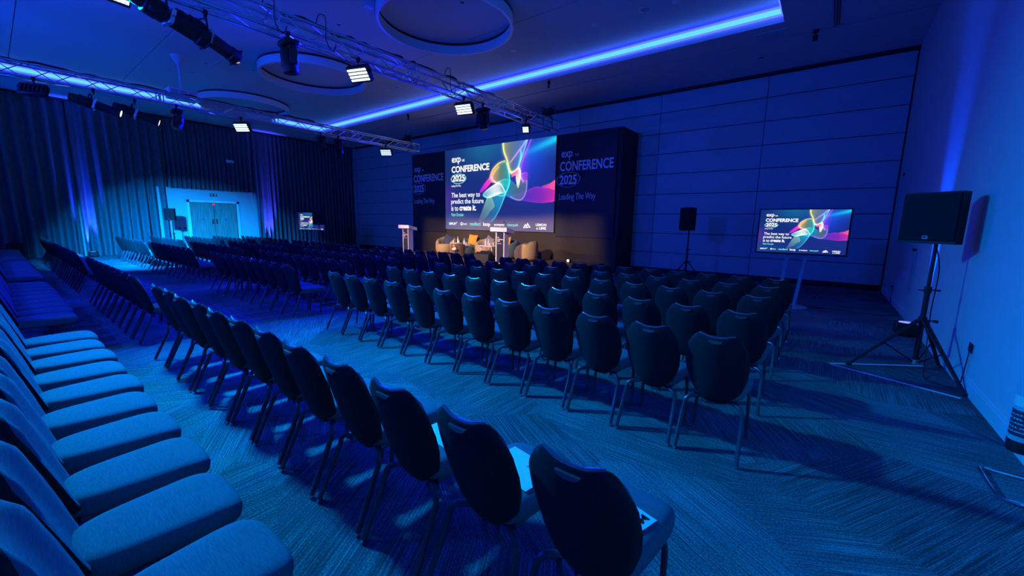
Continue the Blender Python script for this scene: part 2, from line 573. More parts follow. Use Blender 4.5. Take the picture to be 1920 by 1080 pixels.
# ================================================================== CURTAINS
def drape(name, label, y0, y1, z0, z1, n, amp, seed, xbase=-24.36, flare=0.):
    rd = random.Random(seed)
    cols, rows = n*8, 14
    ph, acc = [], 0.
    for i in range(cols+1):
        ph.append(acc)
        acc += 2*PI/8*(.75+.5*rd.random())
    sc = 2*PI*n/acc
    aa = [amp*(.6+.8*rd.random()) for _ in range(cols+1)]
    for _ in range(3):
        aa = [(aa[max(i-1, 0)]+aa[i]+aa[min(i+1, cols)])/3 for i in range(cols+1)]
    vs, fs = [], []
    for side in (0, 1):
        for j in range(rows+1):
            tz = j/rows
            z = z1+(z0-z1)*tz
            for i in range(cols+1):
                y = y0+(y1-y0)*i/cols
                k = .45+.75*tz
                x = xbase+aa[i]*k*math.sin(ph[i]*sc+.25*math.sin(3*tz+i*.13))+flare*tz*tz*.4*math.sin(ph[i]*sc*.37+1)
                y += .02*math.sin(ph[i]*sc*.5+2.2*tz)*tz
                vs.append((x-.006*side, y, z))
    W = cols+1
    for side in (0, 1):
        o = side*W*(rows+1)
        for j in range(rows):
            for i in range(cols):
                fs.append((o+j*W+i, o+j*W+i+1, o+(j+1)*W+i+1, o+(j+1)*W+i))
    o = MB().add(vs, fs).obj(name, 'curtain', ang=180)
    return tag(o, label, 'curtain', 'dark pleated drapes along the left wall')
drape('curtain', 'dark floor-length drape at the left edge of the photo, left of the seam', -1.6, 2.35, .01, 6.12, 11, .165, 1, flare=.10)
drape('curtain', 'dark floor-length drape between the seam and the doorway, behind the lone uplight', 2.38, 5.30, .01, 6.12, 9, .155, 2, -24.34, flare=.12)
drape('curtain', 'short dark drape hanging above the double door', 5.36, 8.88, 3.04, 6.12, 19, .085, 3, -24.35)
drape('curtain', 'dark floor-length drape right of the double door, reaching the panelled wall', 8.97, 14.62, .01, 6.12, 26, .11, 4)
MB().box((-24.32, 6.5, 6.15), (.12, 16.4, .06)).obj('curtain_track', 'black', ce, smooth=False)

# ================================================================== STAGE AND SCREEN WALL
ST = .30
SX0, SX1, SYF = -15.3, -6.2, 10.22
sg = thing('stage', 'low stage with a brown top in front of the screen wall', 'stage', ((SX0+SX1)/2, 11.8, 0))
nx = 8
dw = (SX1-SX0)/nx
deckm = MB().box((0, 0, 0), (dw-.008, 13.36-SYF, .05), .003).mesh('deck', 'stagetop', False)
for i in range(nx):
    place(deckm, 'deck', sg, (SX0+dw*(i+.5)-(SX0+SX1)/2, (13.36+SYF)/2-11.8, ST-.025))
MB().box((0, SYF+.03-11.8, (ST-.05)/2), (SX1-SX0, .03, ST-.05)).box((-(SX1-SX0)/2+.015, (13.36+SYF)/2-11.8, (ST-.05)/2), (.03, 13.3-SYF, ST-.05)) \
    .box(((SX1-SX0)/2-.015, (13.36+SYF)/2-11.8, (ST-.05)/2), (.03, 13.3-SYF, ST-.05)).obj('skirt', 'blackcloth', sg, smooth=False)
MB().box((0, SYF+.006-11.8, ST-.02), (SX1-SX0, .012, .04)).obj('edge_strip', 'alu', sg, smooth=False)

WX0, WX1, WY, WZ = -16.86, -5.80, 13.40, 4.93
sw = thing('screen_wall', 'tall black stage wall that carries the screen and two printed panels', 'stage wall', ((WX0+WX1)/2, WY, 0))
cxw = (WX0+WX1)/2
MB().box((0, .70, WZ/2), (WX1-WX0, 1.34, WZ), .005).obj('body', 'black', sw, smooth=False)
MB().box((0, .012, .66), (WX1-WX0-.04, .03, 1.30)).obj('lower_cloth', 'skirtcloth', sw, smooth=False)
def print_panel(nm, x0, x1, tx):
    p = MB().box(((x0+x1)/2-cxw, -.012, (1.19+WZ-.01)/2), (x1-x0, .06, WZ-.01-1.19), .004).obj(nm, 'navy', sw, smooth=False)
    mb = MB()
    y = -.044
    for txt, a, b, c, d, bo in tx:
        put_text(mb, txt, a-cxw, b-cxw, c, d, y, bo)
    return p, mb
# right panel lettering (positions measured on the wall plane)
sx = lambda f, x0, x1: x0+f*(x1-x0)
for nm, x0, x1 in (('printed_panel', -16.80, -14.42), ('printed_panel', -8.30, -5.95)):
    T = [('exp', sx(.07, x0, x1), sx(.27, x0, x1), 4.00, 4.30, .012), ('UK', sx(.32, x0, x1), sx(.38, x0, x1), 4.12, 4.20, .0),
         ('CONFERENCE', sx(.05, x0, x1), sx(.955, x0, x1), 3.60, 3.95, .02), ('2025', sx(.05, x0, x1), sx(.36, x0, x1), 3.12, 3.46, .02),
         ('Leading The Way', sx(.05, x0, x1), sx(.69, x0, x1), 2.50, 2.80, -.002)]
    p, mb = print_panel(nm, x0, x1, T)
    ring_flat(mb, sx(.205, x0, x1)-cxw, 3.29, .50, .27, .035, -.044, tilt=.05)
    mb.obj('lettering', 'printtext', p, smooth=False)

# ---- picture shared by the three screens
def hom(src, dst):
    A = []
    for (x, y), (u, v) in zip(src, dst):
        A.append([x, y, 1, 0, 0, 0, -u*x, -u*y, -u]); A.append([0, 0, 0, x, y, 1, -v*x, -v*y, -v])
    return np.linalg.svd(np.array(A, float))[2][-1].reshape(3, 3)
HM = hom([(130, 130), (1795, 95), (1697, 972), (85, 887)], [(0, 0), (1, 0), (1, 1), (0, 1)])
def uv(p):
    q = HM @ np.array([p[0], p[1], 1.])
    return q[0]/q[2], q[1]/q[2]
ASP = 1.69
def art(W=480, Hh=284):
    U, V = np.meshgrid((np.arange(W)+.5)/W, (np.arange(Hh)+.5)/Hh)
    img = np.zeros((Hh, W, 3))
    lerp = lambda a, b, t_: np.array(a)[None, None]*(1-t_[..., None])+np.array(b)[None, None]*t_[..., None]
    img[:] = lerp((.006, .022, .12), (.010, .020, .15), np.clip(U, 0, 1))
    def blob(cx, cy, rx, ry, col, k=1.):
        nonlocal img
        g = np.exp(-(((U-cx)/rx)**2+((V-cy)/ry)**2))*k
        img = img+g[..., None]*np.array(col)[None, None]
    blob(0, .62, .10, .18, (.05, .004, .10))
    blob(.40, .0, .20, .22, (.0, .10, .10))
    blob(0, 1, .35, .25, (.0, .03, .08))
    blob(.78, .18, .16, .30, (.0, .03, .42))
    blob(.73, .22, .05, .22, (.12, .0, .30))
    # ray from the top right corner
    d = (U-1)*.62-(V-.02)*-.78*1/ASP
    d = np.abs((1-U)*.42-(V-.03)*.9/1.)
    along = np.clip(1-(1-U)/.33, 0, 1)
    img += (np.exp(-(d/.03)**2)*along**1.5)[..., None]*np.array((.0, .55, .55))[None, None]
    img += (np.exp(-(d/.10)**2)*along)[..., None]*np.array((.0, .12, .25))[None, None]
    P = np.stack([U*ASP, V], -1)
    def spline(pts, closed=True, n=10):
        q = [np.array(uv(p))*np.array((ASP, 1)) for p in pts]
        L = len(q)
        out = []
        rng = range(L) if closed else range(L-1)
        for i in rng:
            g = (lambda k: q[k % L]) if closed else (lambda k: q[min(max(k, 0), L-1)])
            p0, p1, p2, p3 = g(i-1), g(i), g(i+1), g(i+2)
            for s_ in range(n):
                t_ = s_/n
                out.append(.5*((2*p1)+(-p0+p2)*t_+(2*p0-5*p1+4*p2-p3)*t_*t_+(-p0+3*p1-3*p2+p3)*t_**3))
        if not closed:
            out.append(q[-1])
        return np.array(out)
    def dist(poly, closed):
        dd = np.full(U.shape, 9.)
        tt = np.zeros(U.shape)
        n = len(poly)
        for i in range(n if closed else n-1):
            a, b = poly[i], poly[(i+1) % n]
            e = b-a
            l = max(e@e, 1e-9)
            s_ = np.clip(((P-a)@e)/l, 0, 1)
            q = np.hypot(*(np.moveaxis(P-a-s_[..., None]*e, -1, 0)))
            m_ = q < dd
            dd[m_] = q[m_]
            tt[m_] = ((i+s_)/n)[m_]
        return dd, tt
    def inside(poly):
        c = np.zeros(U.shape, bool)
        n = len(poly)
        for i in range(n):
            a, b = poly[i], poly[(i+1) % n]
            if a[1] == b[1]:
                continue
            k = ((a[1] > P[..., 1]) != (b[1] > P[..., 1])) & (P[..., 0] < (b[0]-a[0])*(P[..., 1]-a[1])/(b[1]-a[1])+a[0])
            c ^= k
        return c
    def grad(stops, t_):
        t_ = np.clip(t_, 0, 1)
        xs_ = [s_[0] for s_ in stops]
        return np.stack([np.interp(t_, xs_, [s_[1][k] for s_ in stops]) for k in range(3)], -1)
    def sheet(pts, stops, axis, alpha=.5, edge=.5, ew=.012):
        """translucent ribbon: colour runs along an axis (crop pixels), rim brighter"""
        nonlocal img
        pl = spline(pts)
        ins = inside(pl)
        dd, _ = dist(pl, True)
        a, b = [np.array(uv(p))*np.array((ASP, 1)) for p in axis]
        e = b-a
        t_ = ((P-a)@e)/(e@e)
        c = grad(stops, t_)
        soft = np.where(ins, 1., np.exp(-(dd/.004)**2))
        al = soft*alpha
        img = img*(1-al[..., None]*.75)+c*al[..., None]
        img = img+(soft*edge*(np.exp(-(dd/(ew*.4))**2)*.9+np.exp(-(dd/(ew*1.5))**2)*.35))[..., None]*c
    def line(pts, stops, wd, k=1.):
        nonlocal img
        pl = spline(pts, False)
        dd, t_ = dist(pl, False)
        img = img+(np.exp(-(dd/(wd*.55))**2)*k*1.1+np.exp(-(dd/(wd*1.6))**2)*k*.14)[..., None]*grad(stops, t_)
    YEL, CYA, MAG, GRN, VIO, ORA, WHT, OLV = (.9, .75, .02), (.02, .75, .8), (.9, .01, .6), (.12, .45, .06), (.3, .05, .75), (1., .25, .05), (1, 1, .9), (.10, .16, .07)
    # right violet swoosh and red wedge
    sheet([(1030, 605), (1180, 600), (1330, 575), (1480, 545), (1610, 560), (1760, 505), (1740, 668), (1640, 690), (1500, 690), (1330, 668), (1180, 645)],
          [(0, (.01, .03, .5)), (.4, (.10, .02, .45)), (.75, (.30, .01, .42)), (1, (.75, .02, .35))], ((1040, 610), (1740, 620)), .75, .35, .02)
    sheet([(1560, 548), (1680, 525), (1760, 500), (1750, 578), (1650, 560)], [(0, (.6, .02, .3)), (1, (.9, .12, .10))], ((1560, 548), (1750, 540)), .8, .2)
    line([(1435, 105), (1380, 180), (1330, 250), (1265, 360)], [(0, (.6, .01, .35)), (1, (.5, .02, .6))], .010, .9)
    # lower tail
    sheet([(770, 600), (900, 570), (1035, 575), (980, 660), (900, 760), (830, 830), (700, 845), (600, 830), (680, 740)],
          [(0, (.02, .45, .55)), (.5, (.01, .22, .42)), (1, (.02, .06, .16))], ((950, 560), (720, 840)), .7, .25)
    sheet([(780, 590), (830, 640), (850, 700), (780, 740), (740, 780), (620, 830), (690, 700)], [(0, (.35, .6, .25)), (1, (.05, .12, .16))], ((790, 590), (640, 830)), .5, .2)
    line([(1035, 570), (960, 690), (880, 780), (800, 840)], [(0, (.2, .8, .9)), (1, (.02, .3, .4))], .006, .8)
    # right olive lobe
    sheet([(1090, 470), (1140, 480), (1200, 515), (1350, 475), (1335, 560), (1290, 635), (1210, 655), (1110, 625), (1035, 590)],
          [(0, (.01, .28, .35)), (.5, (.08, .16, .10)), (1, (.10, .12, .16))], ((1080, 520), (1340, 560)), .75, .25)
    line([(1345, 480), (1335, 570), (1280, 640), (1210, 655), (1100, 622)], [(0, (.3, .3, .4)), (1, (.4, .2, .7))], .008, .8)
    # left lobe
    sheet([(1040, 280), (940, 300), (850, 355), (805, 425), (840, 470), (950, 480), (1075, 520), (1098, 400), (1085, 330)],
          [(0, ORA), (.25, (.6, .42, .05)), (.55, (.16, .28, .05)), (.85, (.03, .40, .22)), (1, (.02, .6, .55))], ((800, 420), (1100, 430)), .7, .45, .018)
    sheet([(640, 555), (720, 480), (805, 425), (850, 430), (800, 480), (700, 540)], [(0, (.25, .01, .6)), (.45, MAG), (.8, (1., .05, .4)), (1, (1., .3, .5))], ((640, 555), (850, 425)), .9, .3)
    line([(805, 430), (850, 355), (940, 300), (1040, 280)], [(0, ORA), (.5, (.9, .5, .05)), (1, (.4, .5, .05))], .014, .8)
    line([(830, 430), (870, 380), (940, 330)], [(0, (1, .6, .2)), (1, (.6, .6, .05))], .022, .5)
    # upper petal
    sheet([(1020, 105), (1200, 100), (1380, 100), (1310, 220), (1240, 350), (1180, 385), (1110, 395), (1095, 320), (1040, 210)],
          [(0, (.35, .32, .03)), (.35, (.16, .22, .10)), (.7, (.06, .20, .20)), (1, (.03, .30, .42))], ((1030, 200), (1340, 220)), .72, .35, .02)
    line([(1028, 108), (1030, 190), (1070, 270), (1100, 360), (1130, 400)], [(0, (.4, .8, .1)), (.4, YEL), (1, (1., .75, .05))], .020, .9)
    line([(1280, 200), (1275, 260), (1230, 350)], [(0, (.05, .5, .5)), (.5, (.1, .8, .85)), (1, (.05, .35, .6))], .016, .9)
    line([(1370, 105), (1250, 200), (1115, 300)], [(0, (.5, .3, .9)), (.5, (.7, .3, .6)), (1, (.5, .3, .3))], .012, .8)
    line([(1375, 105), (1310, 230), (1240, 340)], [(0, (.3, .3, .9)), (1, (.05, .4, .8))], .010, .9)
    # centre curl
    sheet([(1130, 430), (1180, 385), (1235, 355), (1265, 390), (1250, 470), (1215, 540), (1195, 460), (1190, 420)],
          [(0, (1, .1, .4)), (.4, (1, .75, .2)), (.7, (1, .95, .8)), (1, (.3, .6, .1))], ((1135, 430), (1230, 530)), .95, .2)
    line([(1110, 390), (1170, 385), (1235, 355)], [(0, YEL), (1, (1, .85, .1))], .016, .9)
    line([(1245, 365), (1255, 430), (1290, 480)], [(0, WHT), (1, (.9, .3, .8))], .018, .9)
    sheet([(1275, 470), (1265, 420), (1320, 405), (1358, 410), (1352, 470), (1310, 485)], [(0, (.5, .1, .6)), (1, (.25, .03, .5))], ((1270, 440), (1355, 440)), .75, .4)
    # cyan loop with white heart
    sheet([(690, 585), (740, 545), (880, 490), (1000, 452), (1085, 460), (1085, 510), (1030, 575), (950, 580), (850, 600), (760, 612)],
          [(0, (.03, .40, .45)), (.45, (.9, 1., .95)), (.62, (.8, .9, .8)), (.75, (.03, .45, .45)), (1, (.02, .40, .42))], ((690, 590), (1085, 480)), .8, .5, .012)
    line([(690, 585), (760, 612), (880, 590), (1000, 600), (1090, 500), (1095, 400), (1060, 300)], [(0, CYA), (.5, (.1, .7, .8)), (.8, (.1, .8, .5)), (1, (.3, .6, .1))], .008, .9)
    line([(835, 440), (900, 478), (970, 500), (1020, 570)], [(0, (1, .5, .8)), (.6, WHT), (1, (.6, .9, .6))], .012, .7)
    return np.clip(img, 0, 1.6), W, Hh
def art_mesh():
    img, W, Hh = art()
    gx, gz = np.meshgrid(np.arange(W+1)/W-.5, .5-np.arange(Hh+1)/Hh)
    v = np.stack([gx, np.zeros_like(gx), gz], -1).reshape(-1, 3)
    i = np.arange(W*Hh)
    r, c = i//W, i % W
    a = r*(W+1)+c
    f = np.stack([a, a+W+1, a+W+2, a+1], -1)
    me = bpy.data.meshes.new('picture')
    me.vertices.add(len(v)); me.vertices.foreach_set('co', v.ravel())
    me.loops.add(f.size); me.loops.foreach_set('vertex_index', f.ravel())
    me.polygons.add(len(f)); me.polygons.foreach_set('loop_start', np.arange(len(f))*4)
    me.update(calc_edges=True)
    at = me.attributes.new('art', 'FLOAT_COLOR', 'POINT')
    pad = np.pad(img, ((1, 1), (1, 1), (0, 0)), 'edge')
    vc = (pad[:-1, :-1]+pad[1:, :-1]+pad[:-1, 1:]+pad[1:, 1:])/4
    at.data.foreach_set('color', np.concatenate([vc.reshape(-1, 3), np.ones((vc.shape[0]*vc.shape[1], 1))], 1).astype(np.float32).ravel())
    me.materials.append(M['screen'])
    return me
ART = art_mesh()
def boxuv(x0, y0, x1, y1):
    ym, xm = (y0+y1)/2, (x0+x1)/2
    return uv((x0, ym))[0]-.5, uv((x1, ym))[0]-.5, .5-uv((xm, y1))[1], .5-uv((xm, y0))[1]
TXT = []
def line_mesh(nm, mb, mt):
    TXT.append((nm, mb.mesh(nm, mt, False)))
for mt, txt, bx, bo in (('lit_white', 'exp', (230, 205, 370, 272), .018), ('lit_white', 'UK', (388, 226, 435, 247), .03), ('lit_white', 'CONFERENCE', (222, 285, 805, 350), .034),
                        ('lit_white', '2025', (225, 371, 425, 436), .034), ('lit_white', 'Leading The Way', (208, 466, 355, 490), .01),
                        ('lit_white', 'The best way to', (200, 545, 645, 606), .012), ('lit_white', 'predict the future', (192, 606, 695, 668), .012),
                        ('lit_white', 'is to', (190, 668, 300, 716), .012), ('lit_white', 'create it.', (318, 668, 578, 722), .035),
                        ('lit_teal', 'Peter Drucker', (188, 738, 382, 770), .01), ('lit_white', 'SIMPLIFY', (142, 826, 262, 850), .03),
                        ('lit_white', 'iberty', (366, 838, 425, 862), .02), ('lit_teal', 'goodlord', (465, 836, 632, 880), .02), ('lit_white', 'loop', (672, 843, 778, 890), .03),
                        ('lit_white', 'moneypenny', (866, 868, 992, 894), .02), ('lit_teal', 'clearpath', (1028, 868, 1195, 904), .01),
                        ('lit_white', 'LEMON', (1450, 885, 1602, 909), .03), ('lit_white', 'LIME', (1495, 916, 1595, 942), .03), ('lit_lime', '+', (1452, 918, 1480, 942), .05)):
    a, b, c, d = boxuv(*bx)
    mb = MB()
    put_text(mb, txt, a, b, c, d, 0, bo)
    line_mesh('text_line', mb, mt)
cu_, cv_ = uv((322, 410))
for a, b, c, d in ((.082, .057, .07, .02), (.077, .064, .05, -.03)):
    mb = MB()
    ring_flat(mb, cu_-.5, .5-cv_, a, b, c, 0, tilt=d)
    line_mesh('drawn_ring', mb, 'lit_teal')
for p_, a, b, c in (((340, 845), .012, .021, .55), ((268, 828), .005, .008, .5)):
    c_ = uv(p_)
    mb = MB()
    ring_flat(mb, c_[0]-.5, .5-c_[1], a, b, c, 0, 20)
    line_mesh('logo_mark', mb, 'lit_white')
q = lambda x, y: (uv((x, y))[0]-.5, 0, .5-uv((x, y))[1])
line_mesh('logo_mark', MB().add([q(838, 866), q(862, 866), q(850, 892)], [(0, 1, 2)]), 'lit_white')
for a, b, c in (((1262, 918), (1300, 878), (1338, 918)), ((1302, 912), (1332, 868), (1378, 918))):
    line_mesh('logo_mark', MB().add([q(*a), q(*b), q(*c), q(a[0]+22, a[1]-7), q(b[0], b[1]+22), q(c[0]-22, c[1]-7)], [(0, 1, 4, 3), (1, 2, 5, 4), (0, 3, 5, 2)]), 'lit_white')
def display(parent, loc, wd, ht, off=.004):
    o = place(ART, 'display', parent, loc)
    o.scale = (wd, 1, ht)
    for nm, me in TXT:
        place(me, nm, o, (0, -off, 0))
    return o
# LED wall in the stage wall
ls = thing('led_screen', 'large lit screen with a rainbow ribbon picture in the stage wall', 'screen', (-11.40, WY, 0))
MB().box((0, .0, (1.33+WZ-.005)/2), (6.06, .05, WZ-.005-1.33), .003).obj('screen_frame', 'black', ls, smooth=False)
display(ls, (0, -.030, 3.13), 6.03, 3.57)

# ================================================================== BANQUET CHAIRS
def chair_meshes():
    R = {}
    # backrest -----------------------------------------------------------
    nu, nv = 15, 13
    def half(v):
        return float(np.interp(v, [0, .05, .15, .40, .62, .85, .94, 1], [.128, .150, .172, .203, .210, .203, .192, .178]))
    vs, fs = [], []
    for side in (0, 1):
        for j in range(nv+1):
            v = j/nv
            for i in range(nu+1):
                u = -1+2*i/nu
                x = u*half(v)
                au = abs(u)
                zt = .888+.020*math.exp(-((au-.62)/.24)**2)-.050*max(0, (au-.72)/.28)**2
                zb = .362+.060*max(0, (au-.25)/.75)**2
                z = zb+(zt-zb)*v
                y = .165*(1-v)**1.15-.008+.055*(x/.2)**2*(.6+.4*v)
                e = max(0., 1-max(au, abs(2*v-1))**6)
                th = .009+.019*e**.6
                vs.append((x, y+(th if side else -th), z))
    W = nu+1
    K = W*(nv+1)
    for j in range(nv):
        for i in range(nu):
            a = j*W+i
            fs.append((a, a+1, a+W+1, a+W)); fs.append((K+a, K+a+W, K+a+W+1, K+a+1))
    rim = list(range(W))+[j*W+W-1 for j in range(1, nv+1)]+[nv*W+i for i in range(nu-1, -1, -1)]+[j*W for j in range(nv-1, 0, -1)]
    for k in range(len(rim)):
        a, b = rim[k], rim[(k+1) % len(rim)]
        fs.append((a, b, K+b, K+a))
    bk = MB().add(vs, fs)
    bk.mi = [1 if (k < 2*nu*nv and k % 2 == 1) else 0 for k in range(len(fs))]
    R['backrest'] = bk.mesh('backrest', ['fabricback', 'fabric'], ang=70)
    # glossy grip: rim bar along the dip and the half-moon hand hole below it
    g = MB()
    pts = []
    for i in range(9):
        u = -.62+1.24*i/8
        x = u*.185
        pts.append((x, -.006+.052*(x/.2)**2, .892+.020*math.exp(-((abs(u)-.62)/.24)**2)))
    g.tube(pts, [.006]+[.0085]*7+[.006], 6)
    mo = []
    for k in range(11):
        a = PI+PI*k/10
        mo.append((.046*math.cos(a), .872+.020*math.sin(a)))
    g.prism([(p[0], p[1]) for p in mo], 1, -.030, -.012)
    R['hand_grip'] = g.mesh('hand_grip', 'grip', ang=50)
    # seat ---------------------------------------------------------------
    def outline(k, z, grow=0.):
        L = []
        n = 36
        for i in range(n):
            a = 2*PI*i/n
            c, s_ = math.cos(a), math.sin(a)
            ex = .48
            px = math.copysign(abs(c)**ex, c)
            py = math.copysign(abs(s_)**ex, s_)
            y = .385+.255*py*k
            wdt = .160+.054*(y-.13)/.5
            L.append((px*wdt*k, y, z-(.018*max(0, (y-.52)/.12)**2 if z > .45 else 0)))
        return L
    s_ = MB()
    s_.loft([outline(.90, .392), outline(.985, .402), outline(1., .425), outline(1., .452), outline(.985, .468), outline(.93, .480), outline(.78, .487), outline(.45, .491), outline(.10, .492)])
    R['seat'] = s_.mesh('seat', 'fabric', ang=60)
    # legs: tube with chrome glide ----------------------------------------
    for sg_, nm in ((-1, 'l'), (1, 'r')):
        lg = MB()
        arc = [(sg_*.075, .20, .385), (sg_*.115, .165, .382)]
        for k in range(6):
            a = PI/2*k/5
            arc.append((sg_*(.145+.050*math.sin(a)), .145-.030*math.sin(a), .325+.055*math.cos(a)))
        arc += [(sg_*.200, .065, .22), (sg_*.206, -.030, .018)]
        lg.tube(arc, .0155, 8)
        lg.cur = 1
        lg.tube([(sg_*.206, -.029, .022), (sg_*.207, -.032, 0)], .0145, 8)
        R['rear'+nm] = lg.mesh('leg', ['legmetal', 'chrome'])
        lg = MB()
        lg.tube([(sg_*.140, .50, .395), (sg_*.172, .495, .385), (sg_*.184, .488, .34), (sg_*.194, .462, .022)], .0135, 8)
        lg.cur = 1
        lg.tube([(sg_*.194, .462, .022), (sg_*.1945, .461, 0)], .0145, 8)
        R['front'+nm] = lg.mesh('leg', ['legmetal', 'chrome'])
    fm = MB()
    for sg_ in (-1, 1):
        fm.tube([(sg_*.14, .17, .390), (sg_*.155, .54, .390)], .012, 6)
    fm.tube([(-.14, .20, .388), (.14, .20, .388)], .012, 6)
    fm.tube([(-.155, .52, .388), (.155, .52, .388)], .012, 6)
    R['seat_frame'] = fm.mesh('seat_frame', 'legmetal')
    return R
CH = chair_meshes()
def new_chair():
    t_ = thing('banquet_chair', '', 'chair')
    for nm, key in (('seat', 'seat'), ('backrest', 'backrest'), ('hand_grip', 'hand_grip'), ('seat_frame', 'seat_frame'),
                    ('leg', 'rearl'), ('leg', 'rearr'), ('leg', 'frontl'), ('leg', 'frontr')):
        place(CH[key], nm, t_)
    return t_
proto = new_chair()
used = False
def chair(x, y, rz, label, group):
    global used
    c = proto if not used else copy_tree(proto)
    used = True
    c.location = (x, y, 0)
    c.rotation_euler = (0, 0, rz)
    tag(c, label, 'chair', group)
    return c
ROWS = [(-.08, 'rearmost row'), (1.05, 'second row from the rear'), (3.02, 'third row from the rear'), (4.03, 'fourth row from the rear'),
        (5.10, 'third row from the stage'), (6.04, 'second row from the stage'), (7.04, 'front row by the stage')]
BLK = [('right-hand block', 12), ('second block from the right', 9), ('third block from the right', 10), ('block by the curtains', 10)]
SH = [[0]*7, [0, 0, 0, .02, .05, .22, .40], [0, 0, 0, .20, .40, .65, .90], [0, 0, 0, .25, .50, .80, 1.10]]
X0 = [[-1.53, -.57]+[-.535]*5, [-7.17, -7.10]+[-7.20]*5, [-12.35, -12.72]+[-12.72]*5, [-17.65, -17.85]+[-17.82]*5]
PT = [[.4785, .479]+[.467]*5, [.467]*7, [.458, .458]+[.458]*5, [.47, .475]+[.478]*5]
for r_, (yy, rn) in enumerate(ROWS):
    for b_, (bn, cnt) in enumerate(BLK):
        n_ = 10 if (r_ == 0 and b_ == 0) else cnt
        for i in range(n_):
            x = X0[b_][r_]-PT[b_][r_]*i+SH[b_][r_]
            lb = '%s blue chair from the right, %s, %s' % (ORD[i], rn, bn)
            chair(x+random.uniform(-.004, .004), yy+random.uniform(-.012, .012), random.uniform(-.010, .010), lb, 'banquet chairs, '+bn)

# reserved sheets on the seats of the row in front of the camera
def sheet(x, y, rz, label, lines):
    o = thing('paper_sheet', label, 'paper', (x, y, .4935), rz, 'paper sheets on seats')
    MB().box((0, 0, .001), (.21, .297, .0016)).obj('page', 'paper', o, smooth=False)
    mb = MB()
    for txt, x0, x1, z0, z1 in lines:
        v, f = text_mesh(txt, .02)
        mb.add([(x0+a*(x1-x0), z0+b*(z1-z0), .0022) for a, b in v], f)
    mb.obj('print', 'ink', o, smooth=False)
sheet(-.585, 1.44, -1.85, 'white sheet with black letters on the seat nearest the camera', [('M', -.088, -.040, .092, .130)])
sheet(-1.05, 1.44, -1.75, 'white sheet on the seat second from the right end, half hidden', [('aus', -.09, -.02, .085, .11), ('ck', -.09, -.02, .02, .065)])
sheet(-1.54, 1.44, -1.7, 'white sheet on the seat third from the right end, mostly hidden', [('n', -.08, -.05, .07, .10)])

# ================================================================== TRUSSES AND HANGING LAMPS
TZ, TS = 4.86, .145          # truss centre height and half side
def truss(x, y0, y1, label):
    root = thing('lighting_truss', label, 'truss', (x, y0, TZ), 0, 'box trusses under the ceiling')
    L = y1-y0
    cm = MB().tube([(0, 0, 0), (0, L, 0)], .025, 10).mesh('chord', 'alu')
    for i in (-1, 1):
        for k in (-1, 1):
            place(cm, 'chord', root, (i*TS, 0, k*TS))
    n = int(L/.41)
    st = L/n
    ln = math.hypot(st, 2*TS)
    bm_ = MB().tube([(0, -ln/2, 0), (0, ln/2, 0)], .010, 6, False).mesh('brace', 'alu')
    an = math.atan2(2*TS, st)
    for i in range(n):
        y = st*(i+.5)
        s_ = 1 if i % 2 else -1
        for sd in (-1, 1):
            place(bm_, 'brace', root, (sd*TS, y, 0), (s_*sd*an, 0, 0))
            place(bm_, 'brace', root, (0, y, sd*TS), (0, 0, s_*sd*an))
    fr_ = MB()
    for i in (-1, 1):
        fr_.tube([(i*TS, 0, -TS), (i*TS, 0, TS)], .014, 6)
        fr_.tube([(-TS, 0, i*TS), (TS, 0, i*TS)], .014, 6)
    fm_ = fr_.mesh('end_frame', 'alu')
    yy = L
    while yy > 0:
        place(fm_, 'end_frame', root, (0, yy, 0))
        if yy < L-.1:
            place(fm_, 'end_frame', root, (0, yy-.09, 0))
        yy -= 2.9
    return root
T1X, T2X = -7.60, -14.72
truss(T1X, -3.2, 12.0, 'aluminium box truss crossing the top of the photo, the nearer one')
truss(T2X, -3.2, 12.0, 'aluminium box truss along the curtain side, the farther one')

def aim(d):
    return Vector(d).to_track_quat('-Z', 'Y').to_matrix().to_4x4()

def clamp(mb, z0):
    mb.tube([(0, 0, z0), (0, 0, z0-.10)], .012, 6)
    mb.box((0, 0, z0-.01), (.05, .045, .085), .008)
    mb.tube([(0, -.03, z0+.02), (0, .03, z0+.02)], .036, 8)

